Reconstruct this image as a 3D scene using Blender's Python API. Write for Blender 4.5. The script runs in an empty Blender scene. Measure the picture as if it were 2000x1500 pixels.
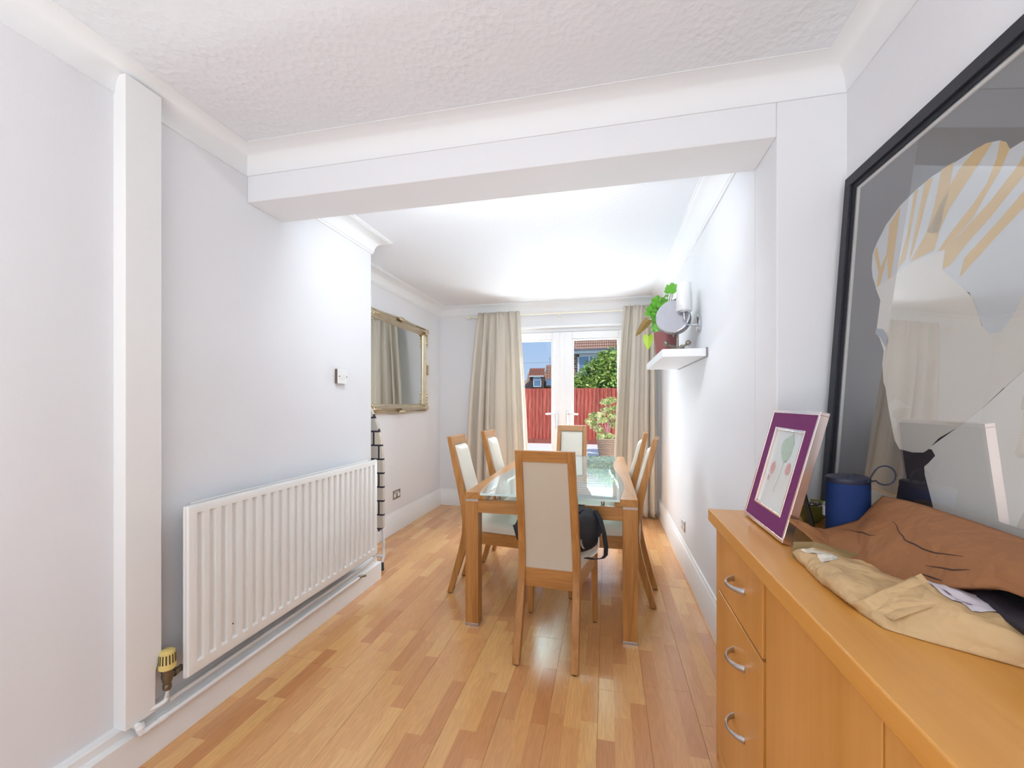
import bpy, bmesh, math, random
from mathutils import Vector, Matrix
PI = math.pi
R = math.radians
sc = bpy.context.scene
COL = sc.collection

# ------------------------------------------------------------------ camera
cam = bpy.data.cameras.new('camera'); camo = bpy.data.objects.new('camera', cam); COL.objects.link(camo)
cam.sensor_fit = 'HORIZONTAL'; cam.sensor_width = 36.0
cam.lens = 36.0 * 822.0 / 2000.0
cam.shift_y = (786.0 - 750.0) / 2000.0
cam.clip_start = 0.05; cam.clip_end = 500
camo.location = (0, 0, 1.27); camo.rotation_euler = (PI / 2, 0, R(12.65))
sc.camera = camo
# ------------------------------------------------------------------ exposure, sky, sun, daylight
sc.view_settings.view_transform = 'Standard'
sc.view_settings.look = 'None'
sc.view_settings.gamma = 1.0
sc.view_settings.use_curve_mapping = False
sc.view_settings.exposure = 0.15
w = bpy.data.worlds.new('sky'); sc.world = w; w.use_nodes = True
nt = w.node_tree; nt.nodes.clear()
wo = nt.nodes.new('ShaderNodeOutputWorld'); bg = nt.nodes.new('ShaderNodeBackground')
tc = nt.nodes.new('ShaderNodeTexCoord'); sp = nt.nodes.new('ShaderNodeSeparateXYZ'); cr = nt.nodes.new('ShaderNodeValToRGB')
nt.links.new(tc.outputs['Generated'], sp.inputs[0]); nt.links.new(sp.outputs['Z'], cr.inputs[0])
nt.links.new(cr.outputs[0], bg.inputs[0]); nt.links.new(bg.outputs[0], wo.inputs[0])
e = cr.color_ramp.elements
e[0].position = 0.0; e[0].color = (0.60, 0.74, 0.95, 1)
e[1].position = 0.45; e[1].color = (0.26, 0.46, 0.85, 1)
n_ = e.new(0.12); n_.color = (0.46, 0.64, 0.94, 1)
bg.inputs[1].default_value = 0.86
sun = bpy.data.lights.new('sun', 'SUN'); suno = bpy.data.objects.new('sun', sun); COL.objects.link(suno)
sun.energy = 3.3; sun.angle = R(0.8); sun.color = (1.0, 0.95, 0.87)
suno.rotation_euler = Vector((-0.62, 0.36, -0.70)).to_track_quat('-Z', 'Y').to_euler()

def area(name, loc, tgt, sx, sy, power, col=(1, 1, 1)):
    l = bpy.data.lights.new(name, 'AREA'); l.shape = 'RECTANGLE'; l.size = sx; l.size_y = sy; l.energy = power; l.color = col
    o = bpy.data.objects.new(name, l); COL.objects.link(o); o.location = loc
    o.rotation_euler = (Vector(tgt) - Vector(loc)).to_track_quat('-Z', 'Y').to_euler()
    return o
area('daylight_garden', (-0.5, 6.5, 3.45), (-0.5, 3.4, 0.7), 3.8, 2.3, 1100, (0.87, 0.94, 1.0))
area('daylight_patio', (-0.5, 7.0, 0.12), (-0.5, 2.0, 1.25), 2.6, 0.42, 225, (0.87, 0.94, 1.0))
area('daylight_front_window', (-0.40, -2.50, 1.55), (-0.40, 0, 1.55), 1.9, 1.3, 10, (0.93, 0.96, 0.98))
area('front_room_fill', (-0.40, -1.80, 0.60), (-0.40, -1.70, 2.42), 1.6, 1.0, 64, (0.93, 0.96, 0.98))  # added fill, out of view, to brighten the front room ceiling
area('dining_beam_fill', (-0.53, 1.93, 2.33), (-0.53, 3.6, 1.6), 1.2, 0.20, 12, (0.88, 0.94, 1.0))  # added fill hidden behind the beam to brighten the dining room

# ------------------------------------------------------------------ helpers
def lin(c):
    return tuple(((v / 255) / 12.92 if v / 255 <= 0.04045 else ((v / 255 + 0.055) / 1.055) ** 2.4) for v in c) + (1,)

def newmat(name):
    m = bpy.data.materials.new(name); m.use_nodes = True
    t = m.node_tree; b = t.nodes['Principled BSDF']
    return m, t, b

def mat(name, c, rough=0.6, metal=0.0, var=0.0, vscale=8.0, bump=0.0, bscale=60.0, spec=0.5, stretch=None, coat=0.0):
    m, t, b = newmat(name)
    b.inputs['Base Color'].default_value = lin(c); b.inputs['Roughness'].default_value = rough
    b.inputs['Metallic'].default_value = metal; b.inputs['Specular IOR Level'].default_value = spec
    b.inputs['Coat Weight'].default_value = coat
    L = t.links
    tc = t.nodes.new('ShaderNodeTexCoord'); mp = t.nodes.new('ShaderNodeMapping'); L.new(tc.outputs['Object'], mp.inputs[0])
    if stretch: mp.inputs['Scale'].default_value = stretch
    if var > 0:
        n = t.nodes.new('ShaderNodeTexNoise'); n.inputs['Scale'].default_value = vscale; n.inputs['Detail'].default_value = 5
        L.new(mp.outputs[0], n.inputs[0])
        mx = t.nodes.new('ShaderNodeMix'); mx.data_type = 'RGBA'
        d = tuple(max(0, v * (1 - var)) for v in lin(c)[:3]) + (1,); u = tuple(min(1, v * (1 + var)) for v in lin(c)[:3]) + (1,)
        mx.inputs[6].default_value = d; mx.inputs[7].default_value = u
        L.new(n.outputs['Fac'], mx.inputs[0]); L.new(mx.outputs[2], b.inputs['Base Color'])
    if bump > 0:
        n2 = t.nodes.new('ShaderNodeTexNoise'); n2.inputs['Scale'].default_value = bscale; n2.inputs['Detail'].default_value = 4
        L.new(mp.outputs[0], n2.inputs[0])
        bp = t.nodes.new('ShaderNodeBump'); bp.inputs['Strength'].default_value = bump; bp.inputs['Distance'].default_value = 0.004
        L.new(n2.outputs['Fac'], bp.inputs['Height']); L.new(bp.outputs[0], b.inputs['Normal'])
    return m

def wood(name, c1, c2, axis='z', rough=0.4, scale=1.0, coat=0.15):
    m, t, b = newmat(name); L = t.links
    tc = t.nodes.new('ShaderNodeTexCoord'); mp = t.nodes.new('ShaderNodeMapping'); L.new(tc.outputs['Object'], mp.inputs[0])
    s = {'x': (1.5, 22, 22), 'y': (22, 1.5, 22), 'z': (22, 22, 1.5)}[axis]
    mp.inputs['Scale'].default_value = tuple(v * scale for v in s)
    n = t.nodes.new('ShaderNodeTexNoise'); n.inputs['Scale'].default_value = 1.6; n.inputs['Detail'].default_value = 7; n.inputs['Distortion'].default_value = 0.7
    L.new(mp.outputs[0], n.inputs[0])
    f = t.nodes.new('ShaderNodeTexNoise'); f.inputs['Scale'].default_value = 9; f.inputs['Detail'].default_value = 3; L.new(mp.outputs[0], f.inputs[0])
    ad = t.nodes.new('ShaderNodeMath'); ad.operation = 'MULTIPLY_ADD'; ad.inputs[1].default_value = 0.35; L.new(f.outputs['Fac'], ad.inputs[0]); L.new(n.outputs['Fac'], ad.inputs[2])
    r = t.nodes.new('ShaderNodeValToRGB'); L.new(ad.outputs[0], r.inputs[0])
    r.color_ramp.elements[0].position = 0.45; r.color_ramp.elements[0].color = lin(c1)
    r.color_ramp.elements[1].position = 0.85; r.color_ramp.elements[1].color = lin(c2)
    L.new(r.outputs[0], b.inputs['Base Color']); b.inputs['Roughness'].default_value = rough; b.inputs['Coat Weight'].default_value = coat
    b.inputs['Coat Roughness'].default_value = 0.2
    return m

def glassmat(name, tint=(1, 1, 1), gl=0.12, rough=0.0, haze=0.0, hazecol=(0.9, 0.95, 0.95), ior=1.5):
    m = bpy.data.materials.new(name); m.use_nodes = True; t = m.node_tree; t.nodes.clear(); L = t.links
    o = t.nodes.new('ShaderNodeOutputMaterial'); tr = t.nodes.new('ShaderNodeBsdfTransparent'); g = t.nodes.new('ShaderNodeBsdfGlossy')
    tr.inputs[0].default_value = tint + (1,); g.inputs['Roughness'].default_value = rough
    lw = t.nodes.new('ShaderNodeFresnel'); lw.inputs[0].default_value = ior
    mu = t.nodes.new('ShaderNodeMath'); mu.operation = 'MULTIPLY_ADD'; mu.use_clamp = True; mu.inputs[1].default_value = 1.0; mu.inputs[2].default_value = gl
    L.new(lw.outputs[0], mu.inputs[0])
    gb = t.nodes.new('ShaderNodeNewGeometry'); iv = t.nodes.new('ShaderNodeMath'); iv.operation = 'SUBTRACT'; iv.inputs[0].default_value = 1.0; L.new(gb.outputs['Backfacing'], iv.inputs[1])
    m2 = t.nodes.new('ShaderNodeMath'); m2.operation = 'MULTIPLY'; L.new(mu.outputs[0], m2.inputs[0]); L.new(iv.outputs[0], m2.inputs[1]); mu = m2
    base = tr.outputs[0]
    if haze > 0:
        d = t.nodes.new('ShaderNodeBsdfDiffuse'); d.inputs[0].default_value = hazecol + (1,)
        m1 = t.nodes.new('ShaderNodeMixShader'); m1.inputs[0].default_value = haze; L.new(tr.outputs[0], m1.inputs[1]); L.new(d.outputs[0], m1.inputs[2]); base = m1.outputs[0]
    mx = t.nodes.new('ShaderNodeMixShader'); L.new(mu.outputs[0], mx.inputs[0]); L.new(base, mx.inputs[1]); L.new(g.outputs[0], mx.inputs[2]); L.new(mx.outputs[0], o.inputs[0])
    return m

class MB:
    def __init__(s): s.v = []; s.f = []; s.m = []
    def add(s, vs, fs, mi=0):
        k = len(s.v); s.v += [tuple(v) for v in vs]; s.f += [tuple(i + k for i in f) for f in fs]; s.m += [mi] * len(fs); return s
    def box(s, x0, x1, y0, y1, z0, z1, mi=0):
        return s.add([(x0, y0, z0), (x1, y0, z0), (x1, y1, z0), (x0, y1, z0), (x0, y0, z1), (x1, y0, z1), (x1, y1, z1), (x0, y1, z1)],
                     [(0, 3, 2, 1), (4, 5, 6, 7), (0, 1, 5, 4), (1, 2, 6, 5), (2, 3, 7, 6), (3, 0, 4, 7)], mi)
    def rings(s, rs, mi=0, caps=True, closed=True):
        k = len(s.v); n = len(rs[0])
        for r in rs: s.v += [tuple(p) for p in r]
        for i in range(len(rs) - 1):
            for j in range(n if closed else n - 1):
                a = k + i * n + j; b = k + i * n + (j + 1) % n
                s.f.append((a, b, b + n, a + n)); s.m.append(mi)
        if caps and closed:
            s.f.append(tuple(k + j for j in reversed(range(n)))); s.m.append(mi)
            s.f.append(tuple(k + (len(rs) - 1) * n + j for j in range(n))); s.m.append(mi)
        return s
    def tube(s, pts, r, n=8, mi=0, flat=None):
        pts = [Vector(p) for p in pts]; rs = []
        up = Vector((0, 0, 1))
        for i, p in enumerate(pts):
            d = (pts[min(i + 1, len(pts) - 1)] - pts[max(i - 1, 0)]).normalized()
            a = d.cross(up)
            if a.length < 1e-3: a = d.cross(Vector((1, 0, 0)))
            a.normalize(); b = d.cross(a).normalized()
            rr = r[i] if isinstance(r, (list, tuple)) else r
            fl = flat or 1.0
            rs.append([p + a * rr * math.cos(2 * PI * j / n) + b * rr * fl * math.sin(2 * PI * j / n) for j in range(n)])
        return s.rings(rs, mi)
    def lathe(s, prof, c=(0, 0, 0), axis=(0, 0, 1), n=24, mi=0, sx=1.0, sy=1.0):
        ax = Vector(axis).normalized(); a = ax.orthogonal().normalized(); b = ax.cross(a); c = Vector(c); rs = []
        for r, h in prof:
            rs.append([c + ax * h + (a * math.cos(2 * PI * j / n) * sx + b * math.sin(2 * PI * j / n) * sy) * max(r, 1e-4) for j in range(n)])
        return s.rings(rs, mi)
    def grid(s, fn, nu, nv, mi=0):
        k = len(s.v)
        for i in range(nu + 1):
            for j in range(nv + 1): s.v.append(tuple(fn(i / nu, j / nv)))
        for i in range(nu):
            for j in range(nv):
                a = k + i * (nv + 1) + j; s.f.append((a, a + 1, a + nv + 2, a + nv + 1)); s.m.append(mi)
        return s
    def poly(s, pts, mi=0): return s.add(pts, [tuple(range(len(pts)))], mi)
    def prism(s, poly, ext, mi=0):
        ext = Vector(ext); n = len(poly)
        return s.add([tuple(p) for p in poly] + [tuple(Vector(p) + ext) for p in poly],
                     [tuple(reversed(range(n))), tuple(range(n, 2 * n))] + [(i, (i + 1) % n, n + (i + 1) % n, n + i) for i in range(n)], mi)

def build(name, mb, mats, parent=None, org=(0, 0, 0), smooth=False, bevel=0.0, seg=2, solid=0.0, recalc=True, sub=0):
    me = bpy.data.meshes.new(name)
    o_ = Vector(org)
    me.from_pydata([tuple(Vector(v) - o_) for v in mb.v], [], mb.f)
    if not isinstance(mats, (list, tuple)): mats = [mats]
    for m in mats: me.materials.append(m)
    for p, mi in zip(me.polygons, mb.m): p.material_index = mi
    if recalc:
        bm = bmesh.new(); bm.from_mesh(me); bmesh.ops.recalc_face_normals(bm, faces=bm.faces); bm.to_mesh(me); bm.free()
    for p in me.polygons: p.use_smooth = bool(smooth)
    if smooth == 'auto':
        me.set_sharp_from_angle(angle=R(40))
    o = bpy.data.objects.new(name, me); COL.objects.link(o)
    if parent is not None:
        o.parent = parent
    else:
        o.location = o_
    if solid:
        md = o.modifiers.new('s', 'SOLIDIFY'); md.thickness = solid; md.offset = 0
    if sub:
        md = o.modifiers.new('u', 'SUBSURF'); md.levels = sub; md.render_levels = sub
    if bevel:
        md = o.modifiers.new('b', 'BEVEL'); md.width = bevel; md.segments = seg; md.limit_method = 'ANGLE'; md.angle_limit = R(40)
    return o

def props(o, label=None, cat=None, group=None, kind=None):
    if label: o['label'] = label
    if cat: o['category'] = cat
    if group: o['group'] = group
    if kind: o['kind'] = kind
    return o

def thing(name, loc, label, cat, rotz=0.0, group=None):
    o = bpy.data.objects.new(name, None); COL.objects.link(o); o.location = loc; o.rotation_euler = (0, 0, rotz)
    o.empty_display_size = 0.05
    return props(o, label, cat, group)

def struct(name, mb, mats, **k):
    o = build(name, mb, mats, **k); o['kind'] = 'structure'; return o

def dup(root, loc, rotz, label, group=None):
    r = root.copy(); COL.objects.link(r); r.location = loc; r.rotation_euler = (0, 0, rotz); r['label'] = label
    for ch in list(root.children):
        c = ch.copy(); COL.objects.link(c); c.parent = r
        for g in ch.children:
            d = g.copy(); COL.objects.link(d); d.parent = c
    return r

def sweep(prof, path, closed=False):
    """profile [(inset to the right of travel, z)] swept along an XY path with mitred corners"""
    P = [Vector(p) for p in path]; n = len(P); rs = []
    for i in range(n):
        d0 = (P[i] - P[i - 1]).normalized() if i > 0 else (P[1] - P[0]).normalized()
        d1 = (P[i + 1] - P[i]).normalized() if i < n - 1 else d0
        n0 = Vector((d0.y, -d0.x)); n1 = Vector((d1.y, -d1.x))
        m = (n0 + n1); m = m / max(m.dot(n0), 1e-6) if m.length > 1e-6 else n0
        rs.append([(P[i].x + m.x * a, P[i].y + m.y * a, z) for a, z in prof])
    return MB().rings(rs)

# ------------------------------------------------------------------ materials
def wallmat(name, c, seams=()):
    m, t, b = newmat(name); L = t.links
    b.inputs['Roughness'].default_value = 0.75; b.inputs['Specular IOR Level'].default_value = 0.25
    geo = t.nodes.new('ShaderNodeNewGeometry')
    n = t.nodes.new('ShaderNodeTexNoise'); n.inputs['Scale'].default_value = 1.3; n.inputs['Detail'].default_value = 3; L.new(geo.outputs['Position'], n.inputs[0])
    mx = t.nodes.new('ShaderNodeMix'); mx.data_type = 'RGBA'
    c1 = lin(c); c2 = tuple(min(1, v * 1.03) for v in c1[:3]) + (1,)
    mx.inputs[6].default_value = c1; mx.inputs[7].default_value = c2; L.new(n.outputs['Fac'], mx.inputs[0])
    n2 = t.nodes.new('ShaderNodeTexNoise'); n2.inputs['Scale'].default_value = 220; n2.inputs['Detail'].default_value = 3; L.new(geo.outputs['Position'], n2.inputs[0])
    n3 = t.nodes.new('ShaderNodeTexNoise'); n3.inputs['Scale'].default_value = 6; n3.inputs['Detail'].default_value = 2; L.new(geo.outputs['Position'], n3.inputs[0])
    ad = t.nodes.new('ShaderNodeMath'); ad.operation = 'MULTIPLY_ADD'; ad.inputs[1].default_value = 2.0; L.new(n3.outputs['Fac'], ad.inputs[0]); L.new(n2.outputs['Fac'], ad.inputs[2])
    h = ad.outputs[0]
    if seams:
        sx = t.nodes.new('ShaderNodeSeparateXYZ'); L.new(geo.outputs['Position'], sx.inputs[0])
        for yy in seams:
            a = t.nodes.new('ShaderNodeMath'); a.operation = 'SUBTRACT'; L.new(sx.outputs['Y'], a.inputs[0]); a.inputs[1].default_value = yy
            a2 = t.nodes.new('ShaderNodeMath'); a2.operation = 'ABSOLUTE'; L.new(a.outputs[0], a2.inputs[0])
            a3 = t.nodes.new('ShaderNodeMath'); a3.operation = 'LESS_THAN'; L.new(a2.outputs[0], a3.inputs[0]); a3.inputs[1].default_value = 0.0013
            a4 = t.nodes.new('ShaderNodeMath'); a4.operation = 'MULTIPLY_ADD'; L.new(a3.outputs[0], a4.inputs[0]); a4.inputs[1].default_value = -16.0; L.new(h, a4.inputs[2]); h = a4.outputs[0]
    bp = t.nodes.new('ShaderNodeBump'); bp.inputs['Strength'].default_value = 0.18; bp.inputs['Distance'].default_value = 0.002
    L.new(h, bp.inputs['Height']); L.new(bp.outputs[0], b.inputs['Normal']); L.new(mx.outputs[2], b.inputs['Base Color'])
    return m

M = {}
M['wall'] = wallmat('wall_paint', (233, 234, 237))
M['wall_seam'] = wallmat('wall_paint_papered', (233, 234, 237), (0.82, 1.87, 2.50))
M['trim'] = mat('trim_gloss_white', (240, 240, 239), 0.45, bump=0.08, bscale=40)
M['cove'] = mat('coving_white', (238, 240, 242), 0.7, bump=0.12, bscale=30)

def artex(name, st):
    m, t, b = newmat(name); L = t.links
    b.inputs['Base Color'].default_value = lin((237, 240, 245)); b.inputs['Roughness'].default_value = 0.85; b.inputs['Specular IOR Level'].default_value = 0.2
    geo = t.nodes.new('ShaderNodeNewGeometry')
    v = t.nodes.new('ShaderNodeTexVoronoi'); v.inputs['Scale'].default_value = 40; L.new(geo.outputs['Position'], v.inputs[0])
    n = t.nodes.new('ShaderNodeTexNoise'); n.inputs['Scale'].default_value = 30; n.inputs['Detail'].default_value = 5; n.inputs['Distortion'].default_value = 1.0; L.new(geo.outputs['Position'], n.inputs[0])
    big = t.nodes.new('ShaderNodeTexNoise'); big.inputs['Scale'].default_value = 3.0; L.new(geo.outputs['Position'], big.inputs[0])
    r = t.nodes.new('ShaderNodeMapRange'); r.inputs[1].default_value = 0.35; r.inputs[2].default_value = 0.65; r.inputs[3].default_value = 0.25; L.new(big.outputs['Fac'], r.inputs[0])
    ad = t.nodes.new('ShaderNodeMath'); ad.operation = 'MULTIPLY_ADD'; ad.inputs[1].default_value = 0.8; L.new(v.outputs['Distance'], ad.inputs[0]); L.new(n.outputs['Fac'], ad.inputs[2])
    mu = t.nodes.new('ShaderNodeMath'); mu.operation = 'MULTIPLY'; L.new(ad.outputs[0], mu.inputs[0]); L.new(r.outputs[0], mu.inputs[1])
    bp = t.nodes.new('ShaderNodeBump'); bp.inputs['Strength'].default_value = st; bp.inputs['Distance'].default_value = 0.006
    L.new(mu.outputs[0], bp.inputs['Height']); L.new(bp.outputs[0], b.inputs['Normal'])
    return m
M['ceil'] = artex('ceiling_textured', 0.55)
M['ceil2'] = artex('ceiling_textured_fine', 0.22)

def floormat():
    m, t, b = newmat('laminate_three_strip'); L = t.links; N = t.nodes
    def math_(op, a, bb=None, c=None):
        x = N.new('ShaderNodeMath'); x.operation = op
        for i, q in enumerate((a, bb, c)):
            if q is None: continue
            if isinstance(q, (int, float)): x.inputs[i].default_value = q
            else: L.new(q, x.inputs[i])
        return x.outputs[0]
    geo = N.new('ShaderNodeNewGeometry'); s = N.new('ShaderNodeSeparateXYZ'); L.new(geo.outputs['Position'], s.inputs[0])
    xr = math_('DIVIDE', math_('ADD', s.outputs['X'], 3.92 + 0.034), 0.19600 / 3)
    row = math_('FLOOR', xr)
    w1 = N.new('ShaderNodeTexWhiteNoise'); w1.noise_dimensions = '1D'; L.new(row, w1.inputs['W'])
    yo = math_('ADD', math_('DIVIDE', s.outputs['Y'], 0.36), math_('MULTIPLY', w1.outputs['Value'], 7.31))
    col = math_('FLOOR', yo)
    cb = N.new('ShaderNodeCombineXYZ'); L.new(row, cb.inputs[0]); L.new(col, cb.inputs[1])
    w2 = N.new('ShaderNodeTexWhiteNoise'); w2.noise_dimensions = '3D'; L.new(cb.outputs[0], w2.inputs['Vector'])
    ramp = N.new('ShaderNodeValToRGB'); L.new(w2.outputs['Value'], ramp.inputs[0])
    E_ = ramp.color_ramp.elements
    E_[0].position = 0; E_[0].color = lin((198, 136, 86)); E_[1].position = 1; E_[1].color = lin((226, 176, 114))
    q = E_.new(0.3); q.color = lin((210, 152, 98)); q = E_.new(0.6); q.color = lin((217, 161, 102))
    # grain: stretched noise, shifted for every block
    sh = N.new('ShaderNodeVectorMath'); sh.operation = 'MULTIPLY_ADD'; L.new(w2.outputs['Color'], sh.inputs[0]); sh.inputs[1].default_value = (9, 9, 9); L.new(geo.outputs['Position'], sh.inputs[2])
    mp = N.new('ShaderNodeMapping'); mp.inputs['Scale'].default_value = (26, 2.2, 1); L.new(sh.outputs[0], mp.inputs[0])
    n = N.new('ShaderNodeTexNoise'); n.inputs['Scale'].default_value = 1.2; n.inputs['Detail'].default_value = 2; L.new(mp.outputs[0], n.inputs[0])
    rings = math_('SINE', math_('MULTIPLY', n.outputs['Fac'], 55.0))
    mp2 = N.new('ShaderNodeMapping'); mp2.inputs['Scale'].default_value = (240, 9, 1); L.new(sh.outputs[0], mp2.inputs[0])
    n2 = N.new('ShaderNodeTexNoise'); n2.inputs['Scale'].default_value = 1; n2.inputs['Detail'].default_value = 3; L.new(mp2.outputs[0], n2.inputs[0])
    g = math_('ADD', math_('MULTIPLY', rings, 0.05), math_('MULTIPLY', math_('SUBTRACT', n2.outputs['Fac'], 0.5), 0.28))
    val = math_('ADD', g, 1.0)
    hs = N.new('ShaderNodeHueSaturation'); L.new(ramp.outputs[0], hs.inputs['Color']); L.new(val, hs.inputs['Value'])
    L.new(hs.outputs[0], b.inputs['Base Color'])
    rn = N.new('ShaderNodeTexNoise'); rn.inputs['Scale'].default_value = 5; L.new(geo.outputs['Position'], rn.inputs[0])
    L.new(math_('MULTIPLY_ADD', rn.outputs['Fac'], 0.12, 0.16), b.inputs['Roughness'])
    b.inputs['Specular IOR Level'].default_value = 1.0
    return m
M['floor'] = floormat()
M['gap'] = mat('floor_joint', (130, 90, 58), 0.8)

# ------------------------------------------------------------------ room shell
XL, XA, XD, XR = -1.64, -2.03, 0.585, 0.80     # front/breast wall, alcove wall, dining wall, front room wall
YB0, YB1, YBR, YF, YR = 1.65, 1.875, 2.71, 4.93, -2.6
ZC1, ZC2 = 2.42, 2.44
fl = struct('floor', MB().box(-2.25, 1.0, -2.75, 5.12, -0.10, -0.008), M['gap'])
rng = random.Random(3)
pw = 0.196; plank_mesh = {}
i0 = -11
for r_ in range(i0, 6):
    x0 = -0.034 + r_ * pw; x1 = x0 + pw
    x0c, x1c = max(x0, -2.03), min(x1, 0.80)
    if x1c - x0c < 0.01: continue
    y = -2.6 - rng.random() * 1.2
    yjoint = {-1: 1.99, 0: 1.905, 1: 1.97, 2: 1.78}.get(r_)
    if yjoint: y = yjoint - 1.285 * 4
    while y < YF + 0.08:
        ya, yb = max(y, -2.6), min(y + 1.285, YF + 0.08)
        if yb - ya > 0.02:
            g = 0.0004
            key = (round(x1c - x0c, 4), round(yb - ya, 3))
            if key not in plank_mesh:
                W_, D_ = x1c - x0c - 2 * g, yb - ya - 2 * g; bv = 0.0006
                mb = MB().rings([[(0, 0, -0.008), (W_, 0, -0.008), (W_, D_, -0.008), (0, D_, -0.008)],
                                 [(0, 0, -bv), (W_, 0, -bv), (W_, D_, -bv), (0, D_, -bv)],
                                 [(bv, bv, 0), (W_ - bv, bv, 0), (W_ - bv, D_ - bv, 0), (bv, D_ - bv, 0)]])
                o = build('floor_plank', mb, M['floor'], parent=fl); plank_mesh[key] = o
            else:
                o = plank_mesh[key].copy(); COL.objects.link(o); o.parent = fl
            o.location = (x0c + g, ya + g, 0)
        y += 1.285
# walls
struct('wall_left', MB().box(XL - 0.6, XL, -2.7, YB1, 0, 2.6).box(XL - 0.6, XL, YB1, YBR, 0, 2.6), M['wall_seam'])
struct('wall_left_alcove', MB().box(XA - 0.12, XA, YBR, YF + 0.2, 0, 2.6), M['wall'])
struct('wall_right', MB().box(XD, XD + 0.35, YB1, YF + 0.2, 0, 2.6), M['wall'])
struct('wall_right_front', MB().box(XR, XR + 0.15, -2.7, YB0, 0, 2.6), M['wall'])
mb = MB().box(XL, XD, YB0, YB1, 2.205, 2.6).box(XD, XR + 0.15, YB0, YB1, 0, 2.6)
struct('wall_middle', mb, M['wall'], bevel=0.004)
DX0, DX1, DZ = -1.33, 0.31, 2.175
mb = MB().box(XA - 0.12, DX0, YF, YF + 0.2, 0, 2.6).box(DX1, XD + 0.3, YF, YF + 0.2, 0, 2.6).box(DX0, DX1, YF, YF + 0.2, DZ, 2.6)
struct('wall_back', mb, M['wall'])
mb = MB().box(XL - 0.1, -1.40, -2.7, -2.6, 0, 2.6).box(0.60, XR + 0.15, -2.7, -2.6, 0, 2.6).box(-1.40, 0.60, -2.7, -2.6, 0, 0.85).box(-1.40, 0.60, -2.7, -2.6, 2.25, 2.6)
struct('wall_front', mb, M['wall'])
struct('ceiling', MB().box(XL - 0.1, XR + 0.1, -2.7, YB0 + 0.05, ZC1, ZC1 + 0.18), M['ceil'])
struct('ceiling_dining', MB().box(XA - 0.1, XD + 0.1, YB1 - 0.05, YF + 0.1, ZC2, ZC2 + 0.16), M['ceil2'])
# coving
c = 0.095
prof = [(0, ZC1 - c), (0.006, ZC1 - c)]
for k in range(9):
    a = k / 8 * PI / 2
    prof.append((c - (c - 0.006) * math.cos(a), ZC1 - c + 0.004 + (c - 0.010) * (1 - math.cos(PI / 2 - a)) if False else ZC1 - (c - 0.006) * (1 - math.sin(a)) - 0.002))
prof += [(c, ZC1), (0, ZC1)]
struct('trim_1', sweep(prof, [(XL, -2.6), (XL, YB0), (XR, YB0), (XR, -2.6)]), M['cove'], smooth='auto')
c = 0.11
prof = [(0, ZC2 - c), (0.008, ZC2 - c), (0.012, ZC2 - c + 0.012), (0.016, ZC2 - c + 0.014)]
for k in range(1, 9):
    a = k / 8 * PI / 2
    prof.append((0.016 + (c - 0.03) * (1 - math.cos(a)), ZC2 - 0.014 - (c - 0.030) * (1 - math.sin(a))))
prof += [(c - 0.008, ZC2 - 0.008), (c, ZC2 - 0.008), (c, ZC2), (0, ZC2)]
struct('trim_2', sweep(prof, [(XL, YB1), (XL, YBR), (XA, YBR), (XA, YF), (XD, YF), (XD, YB1)]), M['cove'], smooth='auto')
# boxed pipe pillar on the left wall
px0, px1 = XL - 0.002, XL + 0.052
py0, py1 = 1.103, 1.222
mb = MB()
mb.prism([(px0, py0, 0.155), (px0, py0, 2.385), (px0, py1, 2.385), (px0, py1, 0.345), (px0, py1 - 0.020, 0.305), (px0, py1 - 0.022, 0.155)], (px1 - px0, 0, 0))
struct('trim_3', mb, M['trim'], bevel=0.002)
# baseboards
def skprof(h, t):
    return [(0, 0), (t, 0), (t, h - 0.045), (t - 0.003, h - 0.04), (t - 0.003, h - 0.025), (t - 0.008, h - 0.018), (t - 0.012, h - 0.008), (t - 0.013, h), (0, h)]
struct('baseboard_left', sweep([(0, 0), (0.052, 0), (0.052, 0.118), (0.047, 0.123), (0.030, 0.125), (0.028, 0.152), (0.022, 0.158), (0, 0.160)], [(XL, -2.6), (XL, YBR), (XA, YBR)]), M['trim'], smooth='auto')
struct('baseboard_back', sweep(skprof(0.20, 0.020), [(XA, YBR + 0.05), (XA, YF), (DX0, YF)]), M['trim'], smooth='auto')
struct('baseboard_right', sweep(skprof(0.20, 0.022), [(DX1, YF), (XD, YF), (XD, YB0 - 0.001)]), M['trim'], smooth='auto')
struct('baseboard_right_front', sweep(skprof(0.16, 0.018), [(XR, YB0), (XR, -2.6)]), M['trim'], smooth='auto')

# rear window behind the viewpoint
M['upvc'] = mat('white_upvc', (240, 241, 243), 0.3)
M['pane'] = glassmat('window_glass', (0.97, 0.98, 0.98), 0.0, ior=1.12)
wi = struct('window_1', MB().box(-1.40, 0.60, -2.68, -2.62, 0.85, 0.92).box(-1.40, 0.60, -2.68, -2.62, 2.18, 2.25).box(-1.40, -1.33, -2.68, -2.62, 0.92, 2.18).box(0.53, 0.60, -2.68, -2.62, 0.92, 2.18).box(-0.43, -0.37, -2.68, -2.62, 0.92, 2.18), M['upvc'], bevel=0.004)
for a, b_ in ((-1.33, -0.43), (-0.37, 0.53)):
    build('window_pane', MB().box(a, b_, -2.653, -2.647, 0.92, 2.18), M['pane'], parent=wi)
build('window_sill', MB().box(-1.45, 0.65, -2.62, -2.48, 0.83, 0.86), M['upvc'], parent=wi, bevel=0.004)

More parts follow.
